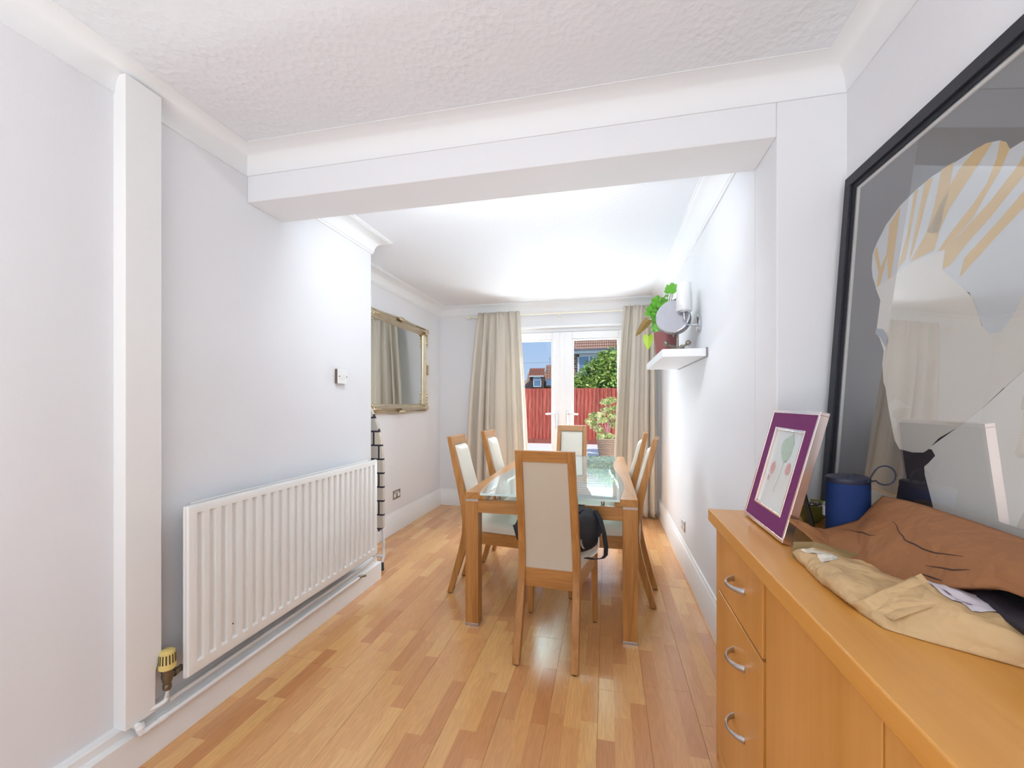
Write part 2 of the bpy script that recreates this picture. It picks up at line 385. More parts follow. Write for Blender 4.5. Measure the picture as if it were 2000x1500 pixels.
# French doors
M['chrome'] = mat('polished_chrome', (205, 207, 212), 0.12, 1.0)
M['steel'] = mat('brushed_steel', (176, 176, 176), 0.35, 1.0)
fy0, fy1 = 4.985, 5.055
mb = MB().box(DX0, DX0 + 0.06, fy0, fy1, 0, DZ).box(DX1 - 0.06, DX1, fy0, fy1, 0, DZ).box(DX0 + 0.06, DX1 - 0.06, fy0, fy1, 2.105, DZ).box(DX0 + 0.06, DX1 - 0.06, fy0, fy1, 0, 0.035)
struct('trim_4', mb, M['upvc'], bevel=0.005)
struct('trim_5', MB().box(DX0, DX1, YF - 0.012, fy0 + 0.01, DZ - 0.03, DZ), M['upvc'], bevel=0.004)
cx = -0.508
def leaf(name, x0, x1, side):
    y0, y1 = 4.965, 5.03
    z0, z1 = 0.04, 2.10
    st = 0.115
    mb = MB()
    # four members, mitred look: stiles full height, rails between
    mb.box(x0, x0 + st, y0, y1, z0, z1).box(x1 - st, x1, y0, y1, z0, z1).box(x0 + st, x1 - st, y0, y1, z1 - 0.085, z1).box(x0 + st, x1 - st, y0, y1, z0, z0 + 0.13)
    d = struct(name, mb, M['upvc'], bevel=0.006)
    bd = MB(); a, b_, cc, dd = x0 + st, x1 - st, z0 + 0.13, z1 - 0.085; k = 0.014
    bd.box(a, a + k, y0 + 0.006, y1, cc, dd).box(b_ - k, b_, y0 + 0.006, y1, cc, dd).box(a + k, b_ - k, y0 + 0.006, y1, cc, cc + k).box(a + k, b_ - k, y0 + 0.006, y1, dd - k, dd)
    build('glazing_bead', bd, M['upvc'], parent=d, bevel=0.004)
    build('pane', MB().box(a + 0.005, b_ - 0.005, 4.995, 5.000, cc + 0.005, dd - 0.005), M['pane'], parent=d)
    hx = cx + side * 0.064
    h = build('handle', MB().box(hx - 0.013, hx + 0.013, y0 - 0.010, y0, 0.965, 1.165), M['chrome'], parent=d, bevel=0.004)
    mb = MB().tube([(hx, y0 - 0.008, 1.135), (hx, y0 - 0.045, 1.135), (hx + side * 0.012, y0 - 0.055, 1.135), (hx + side * 0.06, y0 - 0.056, 1.137), (hx + side * 0.125, y0 - 0.050, 1.133)], [0.009, 0.009, 0.010, 0.009, 0.008], 10)
    build('lever', mb, M['chrome'], parent=h, smooth='auto')
    return d
leaf('door_1', DX0 + 0.06, cx - 0.002, -1)
d2 = leaf('door_2', cx + 0.002, DX1 - 0.06, 1)
build('meeting_strip', MB().box(cx - 0.034, cx + 0.034, 4.950, 4.966, 0.05, 2.095).box(cx - 0.018, cx + 0.018, 4.944, 4.951, 0.05, 2.095), M['upvc'], parent=d2, bevel=0.003)

# ------------------------------------------------------------------ furniture materials
M['oak'] = wood('oak_veneer_upright', (158, 104, 46), (190, 134, 70), 'z')
M['oakx'] = wood('oak_veneer_across', (158, 104, 46), (190, 134, 70), 'x')
M['oaky'] = wood('oak_veneer_along', (162, 108, 50), (194, 138, 76), 'y', rough=0.28)
M['alder'] = wood('sideboard_front_wood', (206, 142, 66), (222, 160, 86), 'z', rough=0.30, scale=0.22)
M['aldery'] = wood('sideboard_top_wood', (206, 140, 58), (222, 158, 76), 'y', rough=0.30, scale=0.3)
M['cream'] = mat('cream_leather', (226, 221, 207), 0.45, bump=0.15, bscale=120)
M['linen'] = mat('beige_back_fabric', (205, 193, 174), 0.85, bump=0.3, bscale=500, var=0.03, vscale=300)
M['foot'] = mat('plastic_glide', (70, 55, 40), 0.6)

# ------------------------------------------------------------------ dining chairs
ZT = 1.04
def backedge(z):
    pts = [(0, -0.106), (0.10, -0.078), (0.20, -0.051), (0.30, -0.024), (0.40, -0.004), (0.48, 0.0), (0.58, -0.012), (0.70, -0.036), (0.82, -0.064), (0.94, -0.090), (1.04, -0.112)]
    for (a, b), (c_, d) in zip(pts, pts[1:]):
        if z <= c_: u = (z - a) / (c_ - a); return -0.21 + b + (d - b) * u
    return -0.21 + pts[-1][1]
def thick(z):
    pts = [(0, 0.034), (0.2, 0.044), (0.42, 0.056), (0.7, 0.046), (1.04, 0.030)]
    for (a, b), (c_, d) in zip(pts, pts[1:]):
        if z <= c_: return b + (d - b) * (z - a) / (c_ - a)
    return 0.03
def halfw(z): return 0.160 - 0.006 * min(z, 0.5) / 0.5 - (0.010 * max(0, z - 0.5) / 0.54)
def make_chair():
    t = thing('dining_chair', (0, 0, 0), '', 'chair')
    PW = 0.036
    for s in (-1, 1):
        mb = MB(); rs = []
        N = 26
        for i in range(N + 1):
            z = 0.006 + (ZT - 0.006) * i / N
            yb, th, hw = backedge(z), thick(z), halfw(z)
            a, b = (hw - PW) * s, hw * s
            rs.append([(a, yb, z), (b, yb, z), (b, yb + th, z), (a, yb + th, z)])
        mb.rings(rs); build('back_post', mb, M['oak'], parent=t, smooth='auto', bevel=0.002)
        mb = MB().lathe([(0.012, 0), (0.013, 0.007)], ((halfw(0) - PW / 2) * s, backedge(0) + 0.017, 0), n=12)
        build('glide', mb, M['foot'], parent=t)
        # front leg, tapering
        x1 = 0.205 * s
        rs = []
        for z, wd, dp in ((0.006, 0.026, 0.030), (0.30, 0.034, 0.040), (0.424, 0.036, 0.044)):
            rs.append([(x1, 0.225, z), (x1 - wd * s, 0.225, z), (x1 - wd * s, 0.225 - dp, z), (x1, 0.225 - dp, z)])
        build('front_leg', MB().rings(rs), M['oak'], parent=t, bevel=0.002)
        build('glide', MB().lathe([(0.011, 0), (0.012, 0.007)], (x1 - 0.013 * s, 0.21, 0), n=12), M['foot'], parent=t)
        # side rail from back post to front leg
        xa, xb = 0.148 * s, 0.199 * s
        mb = MB().rings([[(xa, -0.17, 0.345), (xa - 0.022 * s, -0.17, 0.345), (xa - 0.022 * s, -0.17, 0.424), (xa, -0.17, 0.424)],
                         [(xb, 0.195, 0.345), (xb - 0.022 * s, 0.195, 0.345), (xb - 0.022 * s, 0.195, 0.424), (xb, 0.195, 0.424)]])
        build('side_rail', mb, M['oaky'], parent=t, bevel=0.0015)
    build('front_rail', MB().box(-0.172, 0.172, 0.195, 0.217, 0.345, 0.424), M['oakx'], parent=t, bevel=0.0015)
    build('rear_rail', MB().box(-0.122, 0.122, -0.206, -0.182, 0.345, 0.440), M['oakx'], parent=t, bevel=0.002)
    # top rail, leaning with the posts
    rs = []
    for z in (0.985, 1.013, ZT):
        yb, th = backedge(z), thick(z); hw = halfw(z) - PW
        rs.append([(-hw, yb, z), (hw, yb, z), (hw, yb + th, z), (-hw, yb + th, z)])
    build('top_rail', MB().rings(rs), M['oakx'], parent=t, bevel=0.002)
    # back panel: fabric behind, leather cushion in front
    def bk(u, v, off):
        z = 0.440 + (0.986 - 0.440) * v; hw = halfw(z) - PW + 0.001
        return (hw * (2 * u - 1), backedge(z) + off, z)
    build('back_panel', MB().grid(lambda u, v: bk(u, v, 0.009), 4, 20).grid(lambda u, v: bk(u, v, 0.020), 4, 20), M['linen'], parent=t, smooth=True, recalc=False)
    def cush(u, v):
        z = 0.46 + (0.980 - 0.46) * v; hw = halfw(z) - PW - 0.001
        ex = 1 - abs(2 * u - 1) ** 8; ez = 1 - abs(2 * v - 1) ** 22
        return (hw * (2 * u - 1), backedge(z) + 0.018 + (thick(z) - 0.004) * 1.0 * min(1, 1) * (0.15 + 0.85 * (max(ex, 0) * max(ez, 0)) ** 0.5) + 0.006, z)
    build('back_cushion', MB().grid(cush, 14, 28), M['cream'], parent=t, smooth=True, solid=0.003)
    # seat cushion: rounded trapezoid
    rs = []
    def outline(k, grow):
        pts = []
        y0, y1 = -0.170, 0.245
        for (sx, sy) in ((1, 1), (-1, 1), (-1, -1), (1, -1)):
            hw = (0.207 if sy > 0 else 0.150) - (0.0 if sy > 0 else 0.0)
            r_ = 0.035 if sy > 0 else 0.015
            cx_, cy_ = sx * (hw - r_), (y1 - r_ if sy > 0 else y0 + r_)
            st_ = {(1, 1): 0, (-1, 1): 90, (-1, -1): 180, (1, -1): 270}[(sx, sy)]
            for q in range(5):
                a = R(st_ + q * 22.5); pts.append((cx_ + (r_ + grow) * math.cos(a), cy_ + (r_ + grow) * math.sin(a)))
        return pts
    for z, g in ((0.424, -0.006), (0.428, 0.0), (0.455, 0.003), (0.474, -0.002), (0.486, -0.012), (0.492, -0.030)):
        rs.append([(x, y, z) for x, y in outline(0, g)])
    build('seat', MB().rings(rs), M['cream'], parent=t, smooth='auto')
    return t
G_ch = 'dining chairs around the table'
ch = make_chair(); ch.location = (-0.268, 2.287, 0); ch.rotation_euler = (0, 0, R(-3.5)); ch['group'] = G_ch
ch['label'] = 'nearest oak dining chair seen from behind, beige fabric back, black bag on seat'
dup(ch, (-0.722, 2.80, 0), R(-90), 'oak dining chair with cream cushions on the radiator side, nearer of two')
dup(ch, (-0.655, 3.36, 0), R(-92), 'oak dining chair with cream cushions on the radiator side, farther one, before the curtain')
dup(ch, (0.010, 2.905, 0), R(82), 'oak dining chair pulled up on the shelf side, nearer of two, seen edge on')
dup(ch, (-0.010, 3.41, 0), R(86), 'oak dining chair pulled up on the shelf side, farther one behind its neighbour')
dup(ch, (-0.337, 3.96, 0), R(180), 'oak dining chair at the far table end, its back to the glass doors')

# ------------------------------------------------------------------ table
TX0, TX1, TY0, TY1, TZ = -0.785, 0.160, 2.285, 4.07, 0.76
tb = thing('dining_table', ((TX0 + TX1) / 2, (TY0 + TY1) / 2, 0), 'oak dining table with square legs and wavy edged clear glass centre', 'table')
O = tb.location.copy()
M['tglass'] = glassmat('table_glass', (0.80, 0.93, 0.90), 0.22, 0.0, 0.42, (0.88, 0.95, 0.95))
M['tedge'] = mat('glass_edge', (214, 240, 238), 0.15, spec=0.8)
L_ = 0.076
for ix, x in enumerate((TX0, TX1 - L_)):
    for y in (TY0, TY1 - L_):
        g = build('table_leg', MB().box(x, x + L_, y, y + L_, 0.014, 0.708), M['oak'], parent=tb, org=O, bevel=0.0015)
        build('foot_cap', MB().box(x - 0.001, x + L_ + 0.001, y - 0.001, y + L_ + 0.001, 0, 0.016), M['steel'], parent=g, org=O, bevel=0.001)
        build('steel_spacer', MB().box(x + 0.001, x + L_ - 0.001, y + 0.001, y + L_ - 0.001, 0.708, 0.720), M['steel'], parent=g, org=O)
for y in (TY0, TY1 - 0.03):
    build('end_rail', MB().box(TX0 + L_, TX1 - L_, y, y + 0.03, 0.646, 0.718), M['oakx'], parent=tb, org=O, bevel=0.0015)
for x in (TX0 + 0.012, TX1 - 0.042):
    build('side_rail', MB().box(x, x + 0.03, TY0 + L_, TY1 - L_, 0.646, 0.718), M['oaky'], parent=tb, org=O, bevel=0.0015)
def wave(y): return 0.078 + 0.026 * math.cos(2 * PI * (y - 2.72) / 1.5)
mid = (TX0 + TX1) / 2
N = 48
for s in (-1, 1):
    rs = []
    for i in range(N + 1):
        y = TY0 + (TY1 - TY0) * i / N
        xo = TX1 if s > 0 else TX0
        xi = wave(y) if s > 0 else 2 * mid - wave(y)
        rs.append([(xo, y, 0.720), (xo, y, TZ), (xi, y, TZ), (xi, y, 0.748), (xi - 0.030 * s, y, 0.748), (xi - 0.030 * s, y, 0.720)])
    build('top_board', MB().rings(rs), M['oaky'], parent=tb, org=O, bevel=0.001)
def gl(z): return [[(2 * mid - wave(y) + 0.001, y, z), (wave(y) - 0.001, y, z)] for y in [TY0 - 0.018 + (TY1 - TY0 + 0.036) * i / N for i in range(N + 1)]]
lo, hi = gl(0.7485), gl(0.7605)
rs = [[a[0], a[1], b[1], b[0]] for a, b in zip(lo, hi)]
gm = MB().rings(rs)
for q, f in enumerate(gm.f):
    vs = [Vector(gm.v[k]) for k in f]; n = (vs[1] - vs[0]).cross(vs[2] - vs[1])
    if n.length and abs(n.normalized().z) < 0.5: gm.m[q] = 1
build('glass_panel', gm, [M['tglass'], M['tedge']], parent=tb, org=O)
for x, y in ((-0.61, 2.33), (-0.02, 2.33), (-0.61, 4.02), (-0.02, 4.02)):
    build('glass_stud', MB().lathe([(0.010, 0.715), (0.010, 0.7485)], (x, y, 0), n=12), M['chrome'], parent=tb, org=O)

# ------------------------------------------------------------------ sideboard
ST = 0.888
SY0, SY1 = 0.19, 1.63
sb = thing('sideboard', (0.58, 0.9, 0), 'honey coloured wooden sideboard with bow handled drawers and plain doors', 'sideboard')
O = sb.location.copy()
build('top', MB().box(0.357, 0.797, SY0, SY1 + 0.005, 0.846, ST), M['aldery'], parent=sb, org=O, bevel=0.003)
M['carc'] = mat('carcass_gap_shade', (96, 62, 34), 0.7)  # shade of the gaps between fronts put into the carcass colour
build('end_panel', MB().box(0.383, 0.79, SY1 - 0.015, SY1 - 0.004, 0.0, 0.845), M['alder'], parent=sb, org=O, bevel=0.001)
mb = MB().box(0.392, 0.790, SY0 + 0.02, SY1 - 0.016, 0.05, 0.845).box(0.42, 0.78, SY0 + 0.05, SY1 - 0.05, 0, 0.05)
build('carcass', mb, M['carc'], parent=sb, org=O)
for y0, y1 in ((1.573, 1.615), (1.134, 1.146), (0.205, 0.220)):
    build('upright', MB().box(0.383, 0.394, y0, y1, 0.03, 0.845), M['alder'], parent=sb, org=O, bevel=0.001)
def handle(par, z, yc, l=0.10, vert=False):
    pts = []; rr = []
    for k in range(13):
        a = k / 12; s = math.sin(PI * a) ** 0.6 if 0 < a < 1 else 0
        d = (a - 0.5) * l
        p = (0.379 - 0.034 * s, yc + (0 if vert else d), z + (d if vert else 0)); pts.append(p); rr.append(0.0048 + 0.003 * (abs(2 * a - 1) ** 3))
    build('handle', MB().tube(pts, rr, 10, flat=1.25), M['satin'], parent=par, org=O, smooth='auto')
M['satin'] = mat('satin_nickel', (188, 186, 186), 0.28, 1.0)
for z0, z1, hs in ((0.634, 0.841, (0.737,)), (0.096, 0.625, (0.520, 0.320)), (0.034, 0.088, ())):
    d = build('drawer', MB().box(0.377, 0.392, 1.153, 1.566, z0, z1), M['alder'], parent=sb, org=O, bevel=0.0015)
    for h in hs: handle(d, h, 1.345)
for y0, y1, hy in ((0.690, 1.130, 0.73), (0.226, 0.684, 0.64)):
    d = build('cabinet_door', MB().box(0.377, 0.392, y0, y1, 0.034, 0.842), M['alder'], parent=sb, org=O, bevel=0.0015)
    handle(d, 0.42, hy, vert=True)

# ------------------------------------------------------------------ radiator
RX, RY0, RY1, RZ0, RZ1 = -1.530, 1.272, 2.612, 0.232, 0.880
M['rad'] = mat('radiator_enamel', (240, 239, 236), 0.35)
rd = thing('radiator', (-1.57, 1.94, 0.232), 'long white ribbed panel radiator under the light switch', 'radiator'); O = rd.location.copy()
nr = 25; pitch = (RY1 - RY0 - 0.05) / nr
ys = [RY0, RY0 + 0.002, RY0 + 0.012]
samples = [(0.0, 0), (0.22, 0), (0.30, 1), (0.70, 1), (0.78, 0)]
ylist = [(RY0, -0.012), (RY0 + 0.006, -0.002), (RY0 + 0.012, 0)]
for k in range(nr):
    for f_, d in samples: ylist.append((RY0 + 0.025 + (k + f_) * pitch, -0.018 * d))
ylist += [(RY1 - 0.025, 0), (RY1 - 0.012, 0), (RY1 - 0.006, -0.002), (RY1, -0.012)]
zl = [(RZ0, 0, -0.012), (RZ0 + 0.006, 0, -0.002), (RZ0 + 0.014, 0, 0), (RZ0 + 0.045, 0, 0), (RZ0 + 0.050, 0.55, 0), (RZ0 + 0.058, 1, 0), (RZ0 + 0.2, 1, 0), (RZ1 - 0.2, 1, 0), (RZ1 - 0.045, 1, 0), (RZ1 - 0.037, 0.55, 0), (RZ1 - 0.032, 0, 0), (RZ1 - 0.014, 0, 0), (RZ1 - 0.006, 0, -0.002), (RZ1, 0, -0.012)]
mb = MB(); k0 = 0
for z, gz, ez in zl:
    for y, d in ylist:
        dd = d if (d in (-0.012, -0.002)) else d * gz  # ribs fade out at both ends
        mb.v.append((RX + min(dd, ez) if ez < 0 else RX + dd, y, z))
nc = len(ylist)
for i in range(len(zl) - 1):
    for j in range(nc - 1):
        a = i * nc + j; mb.f.append((a, a + 1, a + nc + 1, a + nc)); mb.m.append(0)
build('front_panel', mb, M['rad'], parent=rd, org=O, smooth='auto', solid=0.002)
build('back_panel', MB().box(-1.605, -1.598, RY0 + 0.07, RY1 - 0.01, RZ0, RZ1 - 0.005), M['rad'], parent=rd, org=O, bevel=0.003)
build('side_seam', MB().box(-1.553, -1.541, RY0 - 0.001, RY1 + 0.001, RZ0 + 0.001, RZ1 - 0.001), M['rad'], parent=rd, org=O, bevel=0.003)
for y in (RY0 + 0.2, RY1 - 0.2):
    build('bracket', MB().box(-1.64, -1.60, y, y + 0.03, RZ0 + 0.05, RZ1 - 0.10), M['rad'], parent=rd, org=O)
build('bleed_spot', MB().lathe([(0.004, 0), (0.003, 0.002)], (RX - 0.0115, RY0 + 0.025 + 3.5 * pitch, 0.335), (1, 0, 0), 8), M['foot'], parent=rd, org=O)
M['brass'] = mat('tarnished_brass', (120, 108, 92), 0.35, 0.8, var=0.3, vscale=60)
M['yellow'] = mat('yellowed_plastic', (226, 203, 126), 0.45, var=0.06, vscale=30)
M['dark'] = mat('dark_slot', (60, 48, 30), 0.7)
M['pipe'] = mat('painted_pipe', (236, 236, 235), 0.4)
# thermostatic valve
VX, VY, VD = -1.575, 1.232, -0.070
vb = MB().lathe([(0.011, 0.285), (0.014, 0.290), (0.014, 0.302), (0.011, 0.306), (0.015, 0.316), (0.019, 0.335), (0.017, 0.350), (0.020, 0.356), (0.016, 0.372)], (VX, VY, VD), n=16)
vb.tube([(VX, VY, 0.333 + VD), (VX + 0.004, VY + 0.022, 0.335 + VD), (VX + 0.006, 1.282, 0.338 + VD)], [0.013, 0.010, 0.013], 12)
vb.lathe([(0.016, -0.006), (0.016, 0.006)], (VX + 0.003, VY + 0.026, 0.335 + VD), (0, 1, 0), 6)
va = build('valve', vb, M['brass'], parent=rd, org=O, smooth='auto')
cap = MB().lathe([(0.022, 0.362), (0.027, 0.366), (0.028, 0.375), (0.026, 0.382), (0.0245, 0.420), (0.023, 0.428), (0.015, 0.433), (0.002, 0.434)], (VX, VY, VD), n=24)
hd = build('valve_head', cap, M['yellow'], parent=rd, org=O, smooth='auto')
sl = MB()
for k in range(16):
    a = 2 * PI * k / 16; ca, sa = math.cos(a), math.sin(a)
    r0, r1 = 0.0265, 0.0250
    t_ = 0.0020
    sl.add([(VX + r0 * ca - t_ * sa, VY + r0 * sa + t_ * ca, 0.386 + VD), (VX + r0 * ca + t_ * sa, VY + r0 * sa - t_ * ca, 0.386 + VD), (VX + r1 * ca + t_ * sa, VY + r1 * sa - t_ * ca, 0.419 + VD), (VX + r1 * ca - t_ * sa, VY + r1 * sa + t_ * ca, 0.419 + VD)], [(0, 1, 2, 3)])
build('vent_slots', sl, M['dark'], parent=hd, org=O, solid=0.0006)
build('riser_pipe', MB().tube([(VX, VY, 0.225), (VX, VY, 0.188), (VX - 0.003, VY - 0.006, 0.176), (VX - 0.012, VY - 0.022, 0.170), (VX - 0.03, VY - 0.075, 0.169)], 0.0085, 12), M['pipe'], parent=rd, org=O, smooth='auto')
# surface pipe on the baseboard
pi_ = thing('heating_pipe', (-1.575, 1.9, 0.13), 'white painted heating pipe running along the baseboard below the radiator', 'pipe'); O = pi_.location.copy()
PX = -1.574
pts = [(PX - 0.03, 1.137, 0.150), (PX - 0.004, 1.139, 0.150), (PX, 1.140, 0.145), (PX, 1.142, 0.128), (PX, 1.150, 0.122), (PX, 1.18, 0.122), (PX, 1.8, 0.124), (PX, 2.42, 0.127), (PX, 2.47, 0.128)]
build('pipe_run', MB().tube(pts, 0.0095, 12), M['pipe'], parent=pi_, org=O, smooth='auto')
build('elbow', MB().tube([(PX - 0.006, 1.140, 0.155), (PX - 0.001, 1.140, 0.142), (PX, 1.142, 0.126), (PX, 1.158, 0.1215)], 0.0135, 12), M['pipe'], parent=pi_, org=O, smooth='auto')
build('elbow', MB().tube([(PX, 1.195, 0.122), (PX, 1.225, 0.122)], 0.0122, 12), M['pipe'], parent=pi_, org=O, smooth='auto')
build('drain_cock', MB().tube([(PX, 2.455, 0.128), (PX, 2.47, 0.128), (PX + 0.004, 2.50, 0.124), (PX + 0.010, 2.52, 0.118)], [0.0125, 0.010, 0.009, 0.008], 10), M['brass'], parent=pi_, org=O, smooth='auto')
build('return_pipe', MB().tube([(PX - 0.018, 1.25, 0.160), (PX - 0.018, 2.50, 0.165), (PX - 0.014, 2.60, 0.170), (PX - 0.005, 2.655, 0.180), (PX + 0.002, 2.675, 0.205), (PX + 0.005, 2.675, 0.250), (PX + 0.008, 2.655, 0.268), (PX + 0.010, 2.615, 0.272)], 0.0085, 12), M['pipe'], parent=pi_, org=O, smooth='auto')

# ------------------------------------------------------------------ switch, sockets
M['plastic'] = mat('white_plastic', (238, 238, 238), 0.35)
sw = thing('light_switch', (-1.63, 2.345, 1.433), 'white light switch box with three rockers above the radiator', 'switch'); O = sw.location.copy()
M['swside'] = mat('switch_box_brown', (110, 92, 82), 0.6)
build('back_box', MB().box(-1.640, -1.622, 2.300, 2.390, 1.388, 1.478), M['swside'], parent=sw, org=O, bevel=0.002)
build('face_plate', MB().box(-1.622, -1.614, 2.299, 2.391, 1.387, 1.479), M['plastic'], parent=sw, org=O, bevel=0.003)
for k in range(3):
    y = 2.325 + k * 0.015
    build('rocker', MB().box(-1.616, -1.610, y, y + 0.012, 1.418, 1.444), M['plastic'], parent=sw, org=O, bevel=0.0015)
for y in (2.310, 2.382):
    build('screw', MB().lathe([(0.0035, 0), (0.003, 0.002)], (-1.614, y, 1.432), (1, 0, 0), 10), M['dark'], parent=sw, org=O)
def socket(x, nx, yc, zc, label):
    s = thing('wall_socket', (x, yc, zc), label, 'socket'); O = s.location.copy()
    def bx(a, b, y0, y1, z0, z1): return MB().box(min(x + nx * a, x + nx * b), max(x + nx * a, x + nx * b), yc + y0, yc + y1, zc + z0, zc + z1)
    build('face_plate', bx(0, 0.006, -0.073, 0.073, -0.043, 0.043), M['steel'], parent=s, org=O, bevel=0.002)
    for q in (-0.038, 0.038):
        build('insert', MB().lathe([(0.023, 0.005), (0.022, 0.0075)], (x, yc + q, zc - 0.005), (nx, 0, 0), 20), M['plastic'], parent=s, org=O)
        build('pin_holes', bx(0.007, 0.0085, q - 0.003, q + 0.003, 0.004, 0.013), M['dark'], parent=s, org=O)
    for q in (-0.018, 0.018):
        build('rocker', bx(0.005, 0.010, q - 0.007, q + 0.007, 0.012, 0.030), M['plastic'], parent=s, org=O, bevel=0.001)
    return s
socket(-2.03, 1, 3.815, 0.362, 'double steel wall socket low on the wall under the gilt mirror')
socket(0.585, -1, 3.487, 0.320, 'wall socket with steel plate low on the wall below the floating shelf')

# ------------------------------------------------------------------ mirror
M['gilt'] = mat('champagne_gilt', (206, 192, 166), 0.26, 0.9, var=0.18, vscale=25, bump=0.3, bscale=80)
M['mirror'] = mat('mirror_glass', (226, 230, 228), 0.02, 1.0)
mr = thing('wall_mirror', (-2.02, 3.845, 1.63), 'large rectangular mirror in an ornate champagne gilt frame', 'mirror'); O = mr.location.copy()
MY0, MY1, MZ0, MZ1 = 3.215, 4.478, 1.165, 2.110
def mframe():
    prof = [(0, 0.0), (0, 0.020), (0.010, 0.034), (0.018, 0.026), (0.026, 0.030), (0.040, 0.046), (0.052, 0.034), (0.058, 0.024), (0.066, 0.022), (0.070, 0.014), (0.070, 0.0)]; prof = [(a * 1.28, b) for a, b in prof]
    cor = [(MY0, MZ0), (MY1, MZ0), (MY1, MZ1), (MY0, MZ1)]
    ctr = ((MY0 + MY1) / 2, (MZ0 + MZ1) / 2)
    mb = MB(); rs = []
    for i in range(4):
        a, b = Vector(cor[i]), Vector(cor[(i + 1) % 4]); d = (b - a)
        steps = 24
        for k in range(steps):
            f = k / steps; p = a + d * f
            nrm = Vector((-d.y, d.x)).normalized()      # inward (counter-clockwise)
            bow = -0.010 * max(0, math.cos((f - 0.5) * PI * 2.2)) if 0.27 < f < 0.73 else 0
            n1 = nrm
            if k == 0:
                pd = (a - Vector(cor[i - 1])).normalized(); pn = Vector((-pd.y, pd.x)); n1 = nrm + pn
            ring = []
            for q, (u, h) in enumerate(prof):
                sc_ = u + bow * (1 - u / 0.07)
                ring.append((-2.03 + h, p.x + n1.x * sc_, p.y + n1.y * sc_))
            rs.append(ring)
    rs.append(rs[0]); mb.rings(rs, caps=False, closed=False)
    return mb
build('mirror_frame', mframe(), M['gilt'], parent=mr, org=O, smooth='auto')
build('mirror_glass', MB().box(-2.028, -2.018, MY0 + 0.062, MY1 - 0.062, MZ0 + 0.062, MZ1 - 0.062), M['mirror'], parent=mr, org=O)
def blob(mb, c_, rx, ry, rz, n=10, m_=6):
    rs = []
    for i in range(m_ + 1):
        a = -PI / 2 + PI * i / m_; r = max(math.cos(a), 0.02)
        rs.append([(c_[0] + rx * r * math.cos(2 * PI * j / n), c_[1] + ry * r * math.sin(2 * PI * j / n), c_[2] + rz * math.sin(a)) for j in range(n)])
    mb.rings(rs)
for sy, sz in ((-1, -1), (1, -1), (-1, 1), (1, 1)):
    mb = MB(); y = (MY0 if sy < 0 else MY1); z = (MZ0 if sz < 0 else MZ1)
    blob(mb, (-1.982, y - sy * 0.044, z - sz * 0.044), 0.020, 0.032, 0.032)
    for k in range(5):
        a = k * PI / 8
        blob(mb, (-1.978, y - sy * (0.044 + 0.040 * math.cos(a)), z - sz * (0.044 + 0.040 * math.sin(a))), 0.014, 0.014, 0.014, 8, 5)
    for k in range(4):
        blob(mb, (-1.980, y - sy * 0.046, z - sz * (0.105 + 0.034 * k)), 0.013, 0.016 - 0.003 * k, 0.018, 8, 5)
        blob(mb, (-1.980, y - sy * (0.105 + 0.034 * k), z - sz * 0.046), 0.013, 0.018, 0.016 - 0.003 * k, 8, 5)
    build('corner_ornament', mb, M['gilt'], parent=mr, org=O, smooth=True)
yc, zc = (MY0 + MY1) / 2, (MZ0 + MZ1) / 2
for (y, z, hz) in ((yc, MZ1 - 0.012, 0), (yc, MZ0 + 0.012, 0), (MY1 - 0.012, zc, 1), (MY0 + 0.012, zc, 1)):
    mb = MB()
    for k in range(-2, 3): blob(mb, (-1.984, y + (0 if hz else k * 0.022), z + (k * 0.022 if hz else 0)), 0.014, 0.020 - 0.003 * abs(k), 0.021 - 0.003 * abs(k), 8, 5)
    build('edge_ornament', mb, M['gilt'], parent=mr, org=O, smooth=True)

# ------------------------------------------------------------------ curtains and pole
def clothmat(name, c, tl=0.45):
    m = bpy.data.materials.new(name); m.use_nodes = True; t = m.node_tree; t.nodes.clear(); L = t.links
    o = t.nodes.new('ShaderNodeOutputMaterial'); d = t.nodes.new('ShaderNodeBsdfDiffuse'); tr = t.nodes.new('ShaderNodeBsdfTranslucent'); mx = t.nodes.new('ShaderNodeMixShader')
    geo = t.nodes.new('ShaderNodeNewGeometry'); n = t.nodes.new('ShaderNodeTexNoise'); n.inputs['Scale'].default_value = 500; L.new(geo.outputs['Position'], n.inputs[0])
    bp = t.nodes.new('ShaderNodeBump'); bp.inputs['Strength'].default_value = 0.15; bp.inputs['Distance'].default_value = 0.001; L.new(n.outputs['Fac'], bp.inputs['Height']); L.new(bp.outputs[0], d.inputs['Normal'])
    d.inputs[0].default_value = lin(c); tr.inputs[0].default_value = lin(c); mx.inputs[0].default_value = tl
    L.new(d.outputs[0], mx.inputs[1]); L.new(tr.outputs[0], mx.inputs[2]); L.new(mx.outputs[0], o.inputs[0])
    return m
M['curtain'] = clothmat('oatmeal_curtain', (221, 213, 200), 0.14)
